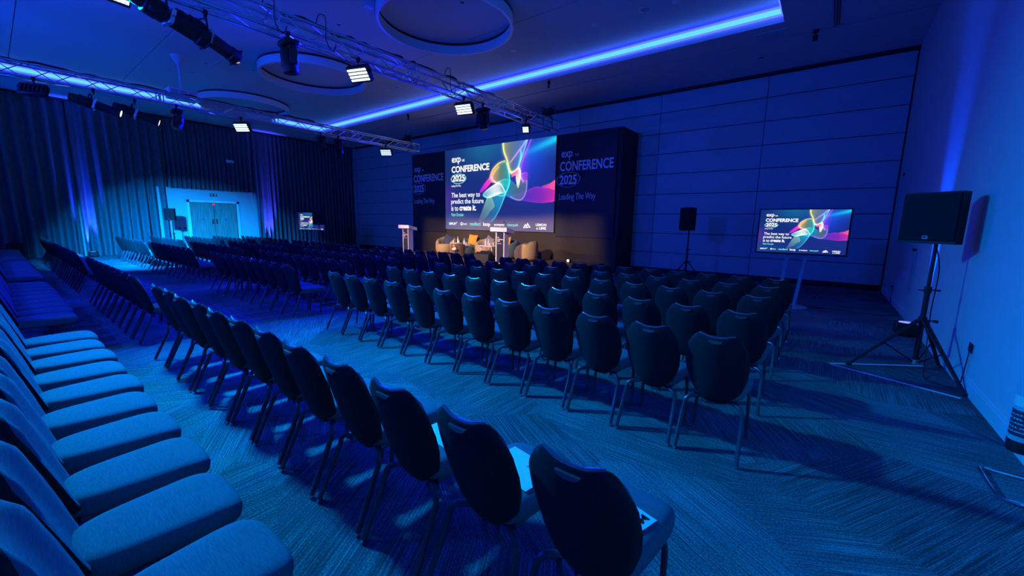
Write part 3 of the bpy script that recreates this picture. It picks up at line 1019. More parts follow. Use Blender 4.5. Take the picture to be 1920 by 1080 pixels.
def panel_lamp(x, y, d, label, power, col, lit='cell', sz=(.42, .24), grp='wash panels on the trusses', z=4.42, spread=150):
    top = TZ-TS-.025
    root = thing('wash_light', label, 'stage light', (x, y, z), 0, grp)
    X = aim(d)
    a, b = sz
    mb = MB(); mb.X = X
    mb.box((0, 0, .055), (a+.05, b+.06, .11), .012)
    for k in range(6):
        mb.box((-a/2+a*(k+.5)/6, 0, .125), (.02, b*.8, .04))
    mb.obj('housing', 'black', root)
    mb = MB(); mb.X = X
    nx_, ny_ = 12, 4
    for i in range(nx_):
        for j in range(ny_):
            mb.box((-a/2+a*(i+.5)/nx_, -b/2+b*(j+.5)/ny_, -.006), (a/nx_*.80, b/ny_*.62, .012))
    if lit:
        o = mb.obj('led_cells', lit, root, smooth=False)
    else:
        o = mb.obj('led_cells', 'blackgloss', root, smooth=False)
    mb = MB()
    e = X @ Vector((a/2+.045, 0, .05))
    e2 = X @ Vector((-a/2-.045, 0, .05))
    hz = (top-z)-.10
    mb.tube([e, (e.x*.95, e.y, e.z*.4+hz*.5), (e.x*.8, e.y*.8, hz), (e2.x*.8, e2.y*.8, hz), (e2.x*.95, e2.y, e2.z*.4+hz*.5), e2], .014, 6)
    mb.obj('yoke', 'black', root)
    mb = MB(); clamp(mb, top-z); mb.obj('clamp', 'black', root)
    if power:
        ld = bpy.data.lights.new('wash', 'AREA')
        ld.shape = 'RECTANGLE'
        ld.size, ld.size_y = a, b
        ld.spread = math.radians(spread)
        ld.energy = power
        ld.color = col
        lo = bpy.data.objects.new('wash', ld)
        lo.matrix_world = Matrix.Translation(Vector((x, y, z))+X.to_3x3() @ Vector((0, 0, -.02))) @ X
        COL.objects.link(lo)
    return root
# nearer truss
panel_lamp(T1X+TS, 1.22, (.74, .10, -.66), 'bright wash light panel at the top left edge of the photo', P_TEAL, TEAL, sz=(.52, .30), z=4.50, spread=92)
panel_lamp(T1X+TS, 4.70, (.25, -.72, -.64), 'lit wash light panel on the near truss, beside the middle ceiling ring', P_PANEL, DEEP)
panel_lamp(T1X+TS, 7.55, (.20, -.78, -.60), 'brightest lit wash light panel on the near truss, left of a moving head', P_PANEL, DEEP)
panel_lamp(T1X+TS, 10.15, (.35, -.75, -.55), 'small square lit lamp at the stage end of the near truss', P_PANEL*.35, DEEP, sz=(.17, .17), grp='small square lamps')
panel_lamp(T1X+TS, -2.5, (.18, .97, -.06), 'unseen fill light panel added at the rear end of the near truss', P_BACKWALL_FILL, WASH)  # this and the next panel are invented, added as back wall fill
panel_lamp(T2X+TS, -2.5, (.12, .97, -.06), 'unseen fill light panel added at the rear end of the far truss', P_BACKWALL_FILL, WASH)
# farther truss
panel_lamp(T2X+TS, 1.0, (-.76, .40, -.52), 'wash light panel on the far truss seen from its dark back, by the left edge', P_DOOR, TEAL2, spread=54)
panel_lamp(T2X+TS, 5.12, (.45, -.70, -.55), 'lit wash light panel on the far truss in front of the curtains', P_PANEL, DEEP)
panel_lamp(T2X+TS, 10.28, (.45, -.72, -.52), 'lit wash light panel at the stage end of the far truss', P_PANEL, DEEP, 'celldeep')

def moving_head(x, y, d, label):
    top = TZ-TS-.025
    root = thing('moving_head', label, 'stage light', (x, y, top), 0, 'moving head lamps on the trusses')
    mb = MB(); clamp(mb, 0.0); mb.obj('clamp', 'black', root)
    MB().box((0, 0, -.145), (.30, .24, .10), .02).box((-.16, 0, -.13), (.03, .2, .06), .006).box((.16, 0, -.13), (.03, .2, .06), .006).obj('base', 'black', root)
    yk = MB()
    yk.box((0, 0, -.225), (.34, .12, .06), .015)
    for s_ in (-1, 1):
        yk.box((s_*.165, 0, -.36), (.045, .13, .26), .018)
    yk.obj('yoke', 'blackgloss', root)
    mb = MB(); mb.X = Matrix.Translation((0, 0, -.40)) @ aim(d)
    mb.lathe([(.04, .20), (.10, .18), (.125, .10), (.13, -.04), (.115, -.16), (.118, -.20), (.10, -.205)], 20)
    h = mb.obj('head', 'black', root)
    mb = MB(); mb.X = Matrix.Translation((0, 0, -.40)) @ aim(d)
    mb.lathe([(.095, -.200), (.095, -.212), (.05, -.222)], 18)
    mb.obj('lens', 'blackgloss', h)
    return root
moving_head(T1X+TS, 3.42, (.05, .1, -1), 'moving head lamp pointing down in front of the middle ceiling ring')
moving_head(T1X+TS, 8.25, (.1, .2, -1), 'moving head lamp on the near truss beside the brightest wash panel')
moving_head(T2X+TS, 3.56, (.1, -.3, -1), 'moving head lamp on the far truss below the ceiling projector')
moving_head(T2X+TS, 7.60, (.2, .4, -.9), 'moving head lamp on the far truss with a pale lit yoke edge')
moving_head(T2X+TS, 8.25, (-.2, .4, -.9), 'moving head lamp on the far truss, farther of the last close pair')

def profile_spot(x, y, tgt, label, power):
    top = TZ-TS-.025
    z = 4.36
    root = thing('profile_spot', label, 'stage light', (x, y, z), 0, 'profile spots on the trusses')
    d = Vector(tgt)-Vector((x, y, z))
    X = aim(d)
    mb = MB(); mb.X = X
    mb.lathe([(.03, .46), (.085, .45), (.10, .38), (.10, .30), (.125, .29), (.125, .06), (.10, .05)], 16)
    mb.box((0, 0, .18), (.24, .20, .16), .02)
    hs = mb.obj('lamp_housing', 'black', root)
    mb = MB(); mb.X = X
    mb.box((0, 0, .0), (.21, .21, .06), .01)
    for s_ in (-1, 1):
        mb.box((s_*.125, 0, .0), (.06, .014, .02)); mb.box((0, s_*.125, 0), (.014, .06, .02))
    mb.obj('shutter_gate', 'alu', root)
    mb = MB(); mb.X = X
    mb.lathe([(.105, -.02), (.105, -.34), (.118, -.35), (.118, -.47), (.10, -.475)], 18)
    mb.box((0, 0, -.455), (.23, .23, .02), .004)
    tb = mb.obj('lens_tube', 'black', root)
    mb = MB(); mb.X = X
    mb.lathe([(.080, -.470), (.080, -.478), (.04, -.486)], 16)
    mb.obj('lens', 'lamp', tb)
    hz = top-z-.10
    mb = MB()
    a = X @ Vector((.13, 0, .08)); b = X @ Vector((-.13, 0, .08))
    mb.tube([a, (a.x*1.1, a.y*1.1, a.z+.10), (a.x*.7, a.y*.7, hz), (b.x*.7, b.y*.7, hz), (b.x*1.1, b.y*1.1, b.z+.10), b], .014, 6)
    mb.obj('yoke', 'black', root)
    mb = MB(); clamp(mb, top-z); mb.obj('clamp', 'black', root)
    if power:
        ld = bpy.data.lights.new('profile_beam', 'SPOT')
        ld.energy = power
        ld.color = WARM
        ld.spot_size = math.radians(40)
        ld.spot_blend = .05
        ld.shadow_soft_size = .03
        # the four shutter blades of the lamp: cut the beam to a soft rectangle
        ld.use_nodes = True
        N, L = ld.node_tree.nodes, ld.node_tree.links
        em = N['Emission']
        tc = N.new('ShaderNodeTexCoord')
        sp = N.new('ShaderNodeSeparateXYZ')
        L.new(tc.outputs['Normal'], sp.inputs[0])
        def cut(sock, lo, hi, soft):
            dv = N.new('ShaderNodeMath'); dv.operation = 'DIVIDE'
            ab = N.new('ShaderNodeMath'); ab.operation = 'ABSOLUTE'
            L.new(sp.outputs['Z'], ab.inputs[0])
            L.new(sp.outputs[sock], dv.inputs[0]); L.new(ab.outputs[0], dv.inputs[1])
            r = []
            for e0, e1 in ((lo-soft, lo+soft), (hi+soft, hi-soft)):
                mr = N.new('ShaderNodeMapRange'); mr.interpolation_type = 'SMOOTHSTEP'
                mr.inputs['From Min'].default_value = e0
                mr.inputs['From Max'].default_value = e1
                L.new(dv.outputs[0], mr.inputs['Value'])
                r.append(mr)
            mm = N.new('ShaderNodeMath'); mm.operation = 'MULTIPLY'
            L.new(r[0].outputs[0], mm.inputs[0]); L.new(r[1].outputs[0], mm.inputs[1])
            return mm
        mx = cut('X', -.30, .30, .04)
        my = cut('Y', -.17, .085, .02)
        mm = N.new('ShaderNodeMath'); mm.operation = 'MULTIPLY'
        L.new(mx.outputs[0], mm.inputs[0]); L.new(my.outputs[0], mm.inputs[1])
        L.new(mm.outputs[0], em.inputs['Strength'])
        lo = bpy.data.objects.new('profile_beam', ld)
        lo.matrix_world = Matrix.Translation(Vector((x, y, z))+X.to_3x3() @ Vector((0, 0, -.50))) @ X
        COL.objects.link(lo)
    return root
profile_spot(T1X+TS, 1.85, (-9.6, 12.4, 1.1), 'long black profile spot on the near truss, left of the pair', P_WARM)
profile_spot(T1X-TS, 2.36, (-11.0, 12.4, 1.1), 'long black profile spot on the near truss, right of the pair', P_WARM)
profile_spot(T2X+TS, 1.95, (-11.2, 12.4, 1.1), 'black profile spot on the far truss, left of the pair with warm glints', P_WARM)
profile_spot(T2X-TS, 2.75, (-13.0, 12.4, 1.1), 'black profile spot on the far truss, right of the pair with warm glints', P_WARM)

# hoists at the stage ends of the trusses
for x, lb in ((T1X, 'black chain hoist over the stage end of the near truss'), (T2X, 'black chain hoist over the stage end of the far truss')):
    y = 11.55
    o = thing('chain_hoist', lb, 'hoist', (x, y, TZ+TS+.03), 0, 'chain hoists')
    MB().box((0, 0, .20), (.34, .20, .20), .03).lathe([(.10, .0), (.10, .16), (.07, .17)], 16, (.0, 0, .12)).obj('motor', 'black', o)
    hk = MB().tube([(-.20, 0, .22), (-.27, 0, .30), (-.24, 0, .38), (-.16, 0, .36), (-.13, 0, .30)], .014, 6)
    hk.tube([(.20, 0, .20), (.26, 0, .28), (.22, 0, .36), (.15, 0, .33)], .014, 6)
    hk.obj('handle', 'blackgloss', o)
    ch = MB()
    for k in range(30):
        z = .30+k*.028
        if z > H0-TZ-TS-.25:
            break
        ring = [(.010*math.cos(2*PI*a/8)*(1 if k % 2 else 0), .010*math.cos(2*PI*a/8)*(0 if k % 2 else 1), z+.019*math.sin(2*PI*a/8)) for a in range(8)]
        ch.tube(ring, .0035, 5, False, True)
    ch.obj('chain', 'alu', o)
    MB().tube([(0, 0, H0-TZ-TS-.27), (0, 0, H0-TZ-TS-.13)], .03, 8).lathe([(.05, 0), (.05, .06), (.02, .10)], 10, (0, 0, H0-TZ-TS-.135)).obj('hook', 'black', o)
    sl = MB()
    for s_ in (-1, 1):
        sl.tube([(0, 0, .10), (s_*.10, 0, .06), (s_*(TS+.03), 0, -.01), (s_*(TS+.03), 0, -2*TS-.02), (0, 0, -2*TS-.05)], .016, 6)
    sl.obj('sling', 'black', o)
# cables tied along the trusses
def cable(pts, r, name, label, mat='black', cat='cable'):
    P = [Vector(p) for p in pts]
    out = []
    for i in range(len(P)-1):
        p0, p1, p2, p3 = P[max(i-1, 0)], P[i], P[i+1], P[min(i+2, len(P)-1)]
        for k in range(6):
            t_ = k/6
            out.append(.5*((2*p1)+(-p0+p2)*t_+(2*p0-5*p1+4*p2-p3)*t_*t_+(-p0+3*p1-3*p2+p3)*t_**3))
    out.append(P[-1])
    return tag(MB().tube(out, r, 6).obj(name, mat), label, cat)
rd = random.Random(8)
cable([(T1X+rd.uniform(-.05, .09), 3.2+.16*k, TZ+TS+.045+rd.uniform(0, .05)) for k in range(36)], .026, 'cable_bundle', 'lumpy black cable bundle lying on top of the near truss')
cable([(T1X+rd.uniform(-.02, .05), 9.0+.16*k, TZ+TS+.04+rd.uniform(0, .025)) for k in range(16)], .02, 'cable_bundle', 'thin black cable run on the stage end of the near truss')
cable([(T2X+rd.uniform(-.06, .08), .2+.22*k, TZ+TS+.04+rd.uniform(0, .045)) for k in range(34)], .024, 'cable_bundle', 'black cable bundle lying on top of the far truss')
for y, s_ in ((3.05, 1), (3.9, -1), (6.9, 1)):
    cable([(T1X+.17, y, TZ+TS+.02), (T1X+.20, y+.04, TZ+TS+.17), (T1X+.20, y+.16, TZ+TS+.16), (T1X+.19, y+.16, TZ-.05), (T1X+.19, y+.28, TZ-.20), (T1X+.16, y+.36, TZ-.05)], .008,
          'cable_loop', 'black cable loop on the near truss at its %s lamp gap' % {3.05: 'first moving head', 3.9: 'middle wash panel', 6.9: 'brightest wash panel'}[y])

# ceiling projector on its drop pole
pj = thing('ceiling_projector', 'white projector on a drop pole under the ceiling', 'projector', (-16.5, 4.20, 5.30))
MB().box((0, 0, .16), (.42, .74, .30), .02).obj('body', 'offwhite', pj, smooth=False)
for k in range(3):
    MB().box((.213, -.22+.22*k, .16), (.010, .18, .20), .003).obj('vent_grille', 'grey', pj, smooth=False)
MB().lathe([(.05, -.04), (.06, .04), (.045, .05)], 14).obj('lens', 'blackgloss', pj, (.0, -.38, .15), (PI/2, 0, 0))
MB().tube([(0, 0, .24), (0, 0, 1.15)], .035, 12).box((0, 0, .27), (.12, .12, .06), .01).obj('pole', 'offwhite', pj)
MB().lathe([(.035, 1.02), (.20, 1.295), (.20, 1.30)], 20).obj('ceiling_cone', 'offwhite', pj)

# downlights, sprinklers, speakers and grilles in the ceiling
def down(x, y, z, r, label, mat_in):
    o = thing('downlight', label, 'downlight', (x, y, z), 0, 'round fittings in the ceiling')
    n = 20
    MB().loft([[(q_*r*math.cos(2*PI*i/n), q_*r*math.sin(2*PI*i/n), h_) for i in range(n)] for q_, h_ in ((1, 0.), (1, -.008), (.86, -.010), (.84, 0.))], False).obj('trim_ring', 'white', o)
    MB().lathe([(r*.84, -.001), (r*.84, -.004)], n).obj('insert', mat_in, o)
spots = [(-8.46, 9.94, .13, 'grey', 'wide round ceiling speaker below the ring near the stage truss'), (-7.81, 9.94, .085, 'white', 'small round light right of the wide ceiling speaker'),
         (-10.38, 9.91, .085, 'white', 'small round light left of the wide ceiling speaker'), (-3.92, 9.92, .13, 'grey', 'wide round ceiling speaker nearest the right wall'),
         (-3.26, 9.97, .085, 'white', 'small round light at the top edge nearest the right wall'), (-7.15, 7.2, .06, 'black', 'small dark sprinkler rose inside the first ceiling ring'),
         (-9.11, 6.07, .11, 'white', 'round light just left of the first ceiling ring'), (-5.2, 9.91, .085, 'white', 'small round light between the ring and the wide speaker'),
         (-10.47, 6.09, .06, 'black', 'small dark rose left of the first ceiling ring'), (-16.5, 4.92, .06, 'black', 'small dark rose right of the projector pole top'),
         (-17.84, 4.89, .06, 'black', 'small dark rose beside the projector pole'), (-18.56, 6.05, .06, 'black', 'small dark rose above the curtain side ceiling ring'),
         (-15.84, 6.06, .06, 'black', 'small dark rose left of the middle ceiling ring'), (-17.84, 7.23, .06, 'black', 'small dark rose between the two far ceiling rings'),
         (-13.3, 9.95, .10, 'grey', 'wide round ceiling speaker beyond the middle ring'), (-13.9, 9.95, .07, 'white', 'small round light beyond the middle ring')]
for x, y, r, mt_, lb in spots:
    down(x, y, H1, r, lb, mt_)
for x, y, r, mt_, lb in ((-1.97, 13.37, .085, 'black', 'dark round fitting in the lowered ceiling above the right-hand television'), (-2.58, 13.39, .07, 'grey', 'faint round fitting in the lowered ceiling left of the dark one'),
                         (.34, 13.44, .085, 'grey', 'faint round fitting in the lowered ceiling at the right-hand corner')):
    down(x, y, H0, r, lb, mt_)
for x, y, z, a, b, lb in ((-16.1, 5.35, H1, .9, .55, 'flat square air grille in the ceiling right of the projector'), (-11.3, 12.05, H0, .75, .35, 'flat air grille in the lowered ceiling over the stage'),
                          (-1.6, 11.95, H0, .7, .35, 'flat air grille in the lowered ceiling at the right')):
    o = thing('air_grille', lb, 'vent', (x, y, z))
    MB().box((0, 0, -.006), (a, b, .012), .003).obj('frame', 'ceil', o, smooth=False)
    for k in range(6):
        MB().box((0, -b*.4+b*.8*k/5, -.014), (a*.88, .02, .006)).obj('slat', 'grey', o, smooth=False)
o = thing('hook_point', 'dark rigging point in the lowered ceiling near the right-hand slot', 'rigging point', (-.75, 12.30, H0))
MB().lathe([(.06, 0), (.06, -.05), (.03, -.08)], 12).obj('plate', 'black', o)
MB().box((0, 0, -.17), (.10, .07, .12), .01).tube([(0, 0, -.08), (0, 0, -.12)], .012, 6).obj('bracket', 'black', o)

# ================================================================== TELEVISIONS
def tv(loc, rz, label, lean=True):
    t_ = thing('television', label, 'television', loc, rz, 'televisions on floor stands')
    wd, ht, zc = 1.57, .945, 1.585
    mb = MB().box((0, .03, zc), (wd, .055, ht), .006).box((0, .075, zc), (wd*.6, .05, ht*.55), .01)
    mb.obj('casing', 'blackgloss', t_, smooth=False)
    display(t_, (0, -.0005, zc+.006), wd-.06, ht-.055, .003)
    return t_
def tv_stand(loc, rz, label):
    t_ = thing('tv_stand', label, 'stand', loc, rz, 'floor stands of the televisions')
    for s_ in (-1, 1):
        lg = MB()
        lg.loft([[(s_*.155-.13+a, .02+b, .02) for a, b in ((-.03, -.012), (.03, -.012), (.03, .012), (-.03, .012))],
                 [(s_*.155+a, .095+b, 1.45) for a, b in ((-.03, -.012), (.03, -.012), (.03, .012), (-.03, .012))]])
        lg.obj('leg', 'grey', t_, smooth=False)
    MB().box((0, .10, 1.45), (.5, .02, .16), .004).obj('mount_plate', 'grey', t_, smooth=False)
    MB().lathe([(.33, 0), (.33, .014), (.30, .022)], 36, (-.06, .0, 0)).obj('base_plate', 'grey', t_)
tv((-.455, 10.30, 0), 0, 'large lit television by the right wall, in front of the panelled wall')
tv_stand((-.455, 10.34, 0), 0, 'grey slanted two-leg stand under the right-hand television')
tv((-21.3, 10.35, 0), .45, 'lit television before the curtains, partly covered by a speaker')
tv_stand((-21.31, 10.40, 0), .45, 'grey two-leg stand under the far television')

# ================================================================== LOUDSPEAKERS
def speaker_stand(loc, rz, h, label, feet):
    t_ = thing('speaker_stand', label, 'stand', loc, rz, 'tripod speaker stands')
    MB().tube([(0, 0, .05), (0, 0, .98)], .026, 12).obj('lower_pole', 'black', t_)
    MB().tube([(0, 0, .98), (0, 0, h)], .019, 12).obj('upper_pole', 'black', t_)
    MB().lathe([(.034, 0), (.034, .07)], 12, (0, 0, .93)).tube([(.03, 0, .965), (.075, 0, .965)], .008, 6).lathe([(.022, 0), (.022, .02)], 8, (.085, 0, .955)).tube([(-.03, 0, .955), (-.08, 0, .955)], .008, 6).obj('collar', 'black', t_)
    MB().lathe([(.04, 0), (.04, .08)], 12, (0, 0, .56)).tube([(.04, 0, .60), (.10, 0, .60)], .010, 6).lathe([(.024, 0), (.024, .03)], 8, (.11, 0, .585)).obj('hub', 'black', t_)
    MB().lathe([(.032, 0), (.032, .05)], 12, (0, 0, .06)).obj('foot_collar', 'grey', t_)
    for fx, fy in feet:
        d = math.hypot(fx, fy)
        ux, uy = fx/d, fy/d
        px, py = -uy*.016, ux*.016
        lg = MB()
        for s_ in (-1, 1):
            lg.tube([(ux*.04+s_*px, uy*.04+s_*py, .60), (fx+s_*px*.3, fy+s_*py*.3, .018)], .013, 8)
        l_ = lg.obj('leg', 'black', t_)
        MB().tube([(fx*.97, fy*.97, .022), (fx*1.04, fy*1.04, .014)], .022, 8).obj('rubber_foot', 'blackgloss', l_)
        MB().tube([(ux*.03, uy*.03, .085), (fx*.52, fy*.52, .31)], .008, 6).obj('brace', 'black', t_)
    return t_
def speaker(loc, rz, wd, ht, dp, label):
    t_ = thing('loudspeaker', label, 'speaker', loc, rz, 'loudspeakers on stands')
    poly = [(-wd/2, -dp/2+.02), (wd/2, -dp/2+.02), (wd/2, .0), (wd/2-.10, dp/2), (-wd/2+.10, dp/2), (-wd/2, 0.)]
    MB().prism(poly, 2, 0, ht).obj('cabinet', 'black', t_, smooth=False)
    MB().box((0, -dp/2+.012, ht/2+.01), (wd-.012, .024, ht-.05), .008).obj('grille', 'grille', t_, smooth=False)
    mb = MB()
    for a, b, c, d in ((-.022, .022, .055, .059), (-.022, .022, .085, .089), (-.022, -.018, .055, .089), (.018, .022, .055, .089)):
        mb.box(((a+b)/2, -dp/2-.002, (c+d)/2), (b-a, .004, d-c))
    mb.tube([(-.012, -dp/2-.002, .078), (.004, -dp/2-.002, .080), (.015, -dp/2-.002, .066)], .002, 4)
    mb.obj('badge', 'alu', t_, smooth=False)
    MB().lathe([(.03, -.005), (.03, .02)], 12).obj('pole_socket', 'blackgloss', t_, (0, .02, 0))
    return t_
sp0 = (.99, 6.70)
speaker_stand((*sp0, 0), 0, 1.50, 'black tripod speaker stand by the right wall, inside white tape', [(-.62, -.36), (.275, -.80), (.25, .27)])
speaker((.955, 6.68, 1.505), -.54, .50, .575, .36, 'large black loudspeaker on the tripod by the right wall')
speaker_stand((-3.33, 12.95, 0), .3, 1.53, 'black tripod speaker stand in front of the panelled wall, right of the stage', [(-.5, -.3), (.5, -.3), (0, .55)])
speaker((-3.38, 12.95, 1.535), -.95, .40, .68, .38, 'black loudspeaker on a stand between stage wall and right-hand television')
speaker_stand((-23.1, 5.06, 0), .3, 1.53, 'black tripod speaker stand left of the double door', [(-.5, -.3), (.5, -.3), (0, .55)])
speaker((-23.1, 5.03, 1.535), .95, .38, .53, .36, 'black loudspeaker on a stand left of the double door')
speaker_stand((-17.85, 9.0, 0), .2, 1.45, 'black speaker stand in front of the far television', [(-.5, -.3), (.5, -.3), (0, .55)])
speaker((-17.85, 9.0, 1.455), 1.0, .46, .60, .36, 'black loudspeaker covering a corner of the far television')

# ================================================================== STAGE FURNITURE
def podium(loc, label):
    p = thing('lectern', label, 'lectern', loc, 0, 'white lecterns on the stage')
    wd, dp = .72, .42
    poly = [(-dp/2, 1.08), (dp/2, 1.00), (dp/2, 1.12), (-dp/2, 1.22)]
    MB().prism(poly, 0, -wd/2, wd/2).obj('top', 'white', p, smooth=False)
    cw, cd = .38, .24
    for s_ in (-1, 1):
        MB().box((s_*(cw/2-.02), 0, .54), (.04, cd, 1.07), .004).obj('side_panel', 'white', p, smooth=False)
    fp = MB().box((0, -cd/2+.035, .53), (cw-.085, .03, 1.04), .002).obj('front_panel', 'navy', p, smooth=False)
    mb = MB()
    for txt, a, b, c, d in (('exp', -.13, -.05, .86, .90), ('CONFERENCE', -.13, .12, .80, .84), ('2025', -.13, -.02, .74, .785), ('Leading The Way', -.13, .06, .66, .69)):
        put_text(mb, txt, a, b, c, d, -cd/2+.018, .03)
    mb.obj('lettering', 'paper', fp, smooth=False)
    MB().box((0, cd/2-.05, .53), (cw-.085, .02, 1.04)).obj('back_panel', 'white', p, smooth=False)
    MB().box((0, .02, .012), (cw+.06, cd+.10, .024), .004).obj('base', 'white', p, smooth=False)
    MB().tube([(.17, .06, 1.10), (.18, .04, 1.25), (.17, -.02, 1.34), (.15, -.07, 1.39)], .006, 6).tube([(.15, -.07, 1.39), (.135, -.10, 1.405)], .014, 8).obj('gooseneck_microphone', 'black', p)
    return p
podium((-8.72, 10.66, ST), 'white lectern with navy front at the stage edge, in front of the screen')
podium((-14.20, 10.98, ST), 'white lectern with navy front at the left end of the stage')

def tub_chair(loc, rz, mat, label, group='boucle tub chairs on the stage'):
    t_ = thing('tub_chair', label, 'armchair', loc, rz, group)
    n, k = 32, 12
    lps = []
    for i in range(n+1):
        a = math.radians(-35+250*i/n)          # opening faces -y
        tb = math.sin(math.radians(180*i/n))
        ht = .50+.24*tb**.7
        ro, ri = .47, .30-.02*tb
        c, s_ = math.cos(a), math.sin(a)
        L = []
        for j in range(k):
            b = 2*PI*j/k
            rr = (ro+ri)/2+(ro-ri)/2*math.copysign(abs(math.cos(b))**.7, math.cos(b))*(1-.10*(math.sin(b) < 0))
            zz = .04+(ht-.04)*(.5+.5*math.copysign(abs(math.sin(b))**.6, math.sin(b)))
            L.append((rr*c, rr*s_*.95+.04, zz))
        lps.append(L)
    # rounded ends
    def shrink(L, f):
        cx = sum(p[0] for p in L)/k; cy = sum(p[1] for p in L)/k; cz = sum(p[2] for p in L)/k
        return [(cx+(p[0]-cx)*f, cy+(p[1]-cy)*f-.05*(1-f), cz+(p[2]-cz)*f) for p in L]
    lps = [shrink(lps[0], .55), shrink(lps[0], .85)]+lps+[shrink(lps[-1], .85), shrink(lps[-1], .55)]
    MB().loft(lps).obj('shell', mat, t_, ang=180)
    MB().lathe([(.30, .05), (.345, .10), (.355, .30), (.345, .38), (.30, .42), (.10, .435)], 28, (0, -.06, 0)).obj('seat_cushion', mat, t_, ang=60)
    MB().lathe([(.34, 0), (.34, .05)], 24, (0, 0, 0)).obj('plinth', 'black', t_)
    return t_
tub_chair((-13.32, 12.35, ST), .35, 'beige', 'beige tub chair nearest the left lectern, holding a dark cushion')
tub_chair((-12.10, 12.72, ST), .15, 'slate', 'slate blue tub chair with an orange cushion')
tub_chair((-10.98, 12.35, ST), .05, 'beige', 'beige tub chair behind the white three-legged table')
tub_chair((-9.92, 12.42, ST), -.35, 'slate', 'slate blue tub chair half hidden by the lectern')
tub_chair((-8.78, 12.08, ST), -1.45, 'beige', 'tub chair at the right end of the row, turned towards the others')
def cushion(loc, rot, mat, label):
    n = 10
    vs, fs = [], []
    for sd in (-1, 1):
        for j in range(n+1):
            for i in range(n+1):
                u, v = -1+2*i/n, -1+2*j/n
                e = max(0, (1-abs(u)**2.5)*(1-abs(v)**2.5))
                q_ = 1-.06*(1-abs(u*v))
                vs.append((.22*u*q_, sd*.075*e**.6, .22*v*q_))
    W = n+1
    for sd in (0, 1):
        for j in range(n):
            for i in range(n):
                a = sd*W*W+j*W+i
                fs.append((a, a+1, a+W+1, a+W))
    o = MB().add(vs, fs).obj('cushion', mat, None, loc, rot, ang=180)
    return tag(o, label, 'cushion', 'cushions on the tub chairs')
cushion((-13.26, 12.44, ST+.60), (-.45, .5, .3), 'navycloth', 'dark blue cushion slumped in the first beige tub chair')
cushion((-12.06, 12.74, ST+.64), (-.28, .06, .15), 'orange', 'orange cushion standing in the slate blue tub chair')
cushion((-10.86, 12.40, ST+.61), (-.35, .45, -.2), 'greycloth', 'grey cushion tilted in the beige chair behind the table')
cushion((-9.90, 12.42, ST+.60), (-.35, -.3, -.3), 'orange', 'orange cushion showing beside the lectern')
# tables
def round_table(loc, r, h, label):
    t_ = thing('side_table', label, 'table', loc, 0, 'small tables on the stage')
    MB().lathe([(r-.01, h-.03), (r, h-.02), (r, h), (r-.01, h+.004)], 28).obj('table_top', 'tabletop', t_)
    MB().tube([(0, 0, .02), (0, 0, h-.03)], .020, 10).obj('column', 'tabletop', t_)
    MB().lathe([(r*.7, 0), (r*.7, .014), (.03, .03)], 24).obj('foot', 'tabletop', t_)
ta = (-11.69, 11.90)
round_table((*ta, ST), .24, .47, 'small round pedestal table left of the slate blue chair, lower of two')
tb_ = (-12.30, 12.02)
round_table((*tb_, ST), .25, .52, 'small round pedestal table beside the brown drum, higher of two')
tc_ = (-10.10, 11.55)
t3 = thing('side_table', 'white rectangular three-legged table with bottles before the beige chair', 'table', (*tc_, ST), 0, 'small tables on the stage')
MB().box((0, 0, .50), (.75, .50, .05), .018).obj('table_top', 'tabletop', t3)
for a, b in ((-.28, -.10), (.28, -.16), (.05, .18)):
    MB().tube([(a, b, .48), (a*1.05, b*1.05, .0)], .024, 8).obj('leg', 'tabletop', t3)
dr = thing('cloth_drum', 'dark brown cloth drum with flowers, right of the first tub chair', 'pouf', (-11.63, 11.42, ST))
MB().lathe([(.24, 0), (.27, .03), (.27, .48), (.24, .52), (.05, .53)], 24).obj('body', 'brown', dr)
vz = thing('flower_vase', 'small white vase with an orange bloom in front of the brown drum', 'vase', (-11.42, 11.04, ST))
MB().lathe([(.06, 0), (.075, .10), (.05, .26), (.06, .28)], 14).obj('vase', 'brown', vz)
for k, (a, b, c, mt_) in enumerate(((-.05, 0, .33, 'flower'), (.05, -.02, .34, 'flower'), (0, .03, .37, 'flower'), (.0, -.02, .46, 'orange'))):
    MB().lathe([(.015, -.05), (.055, -.02), (.065, .02), (.03, .055)], 9).obj('bloom', mt_, vz, (a, b, c))
bm_ = MB().lathe([(.030, 0), (.034, .01), (.034, .14), (.014, .20), (.013, .255), (.016, .26)], 12).mesh('bottle_glass', 'glass')
cm_ = MB().lathe([(.017, 0), (.017, .02)], 10).mesh('cap', 'chrome')
gm_ = MB().lathe([(.024, 0), (.030, .10), (.027, .10), (.022, .008)], 12).mesh('drinking_glass', 'glass')
for x, y, z, lb in ((tb_[0]+.02, tb_[1]+.05, .525, 'clear bottle on the higher round table'), (ta[0]-.03, ta[1]-.02, .475, 'clear bottle on the lower round table'),
                    (tc_[0]-.14, tc_[1]-.02, .526, 'left clear bottle of two on the three-legged table'), (tc_[0]-.03, tc_[1]+.02, .526, 'right clear bottle of two on the three-legged table')):
    b = thing('water_bottle', lb, 'bottle', (x, y, ST+z), 0, 'water bottles on the stage tables')
    place(bm_, 'bottle_glass', b); place(cm_, 'cap', b, (0, 0, .258))
for x, y, z, lb in ((tb_[0]-.13, tb_[1]-.06, .525, 'glass left of the bottle on the higher round table'), (tb_[0]+.13, tb_[1]+.0, .525, 'glass right of the bottle on the higher round table'),
                    (ta[0]+.10, ta[1]-.04, .475, 'glass beside the bottle on the lower round table'), (tc_[0]+.10, tc_[1]-.05, .526, 'glass right of the two bottles'),
                    (tc_[0]+.22, tc_[1]+.02, .526, 'glass at the right end of the three-legged table')):
    tag(place(gm_, 'drinking_glass', None, (x, y, ST+z)), lb, 'glass', 'drinking glasses on the stage tables')
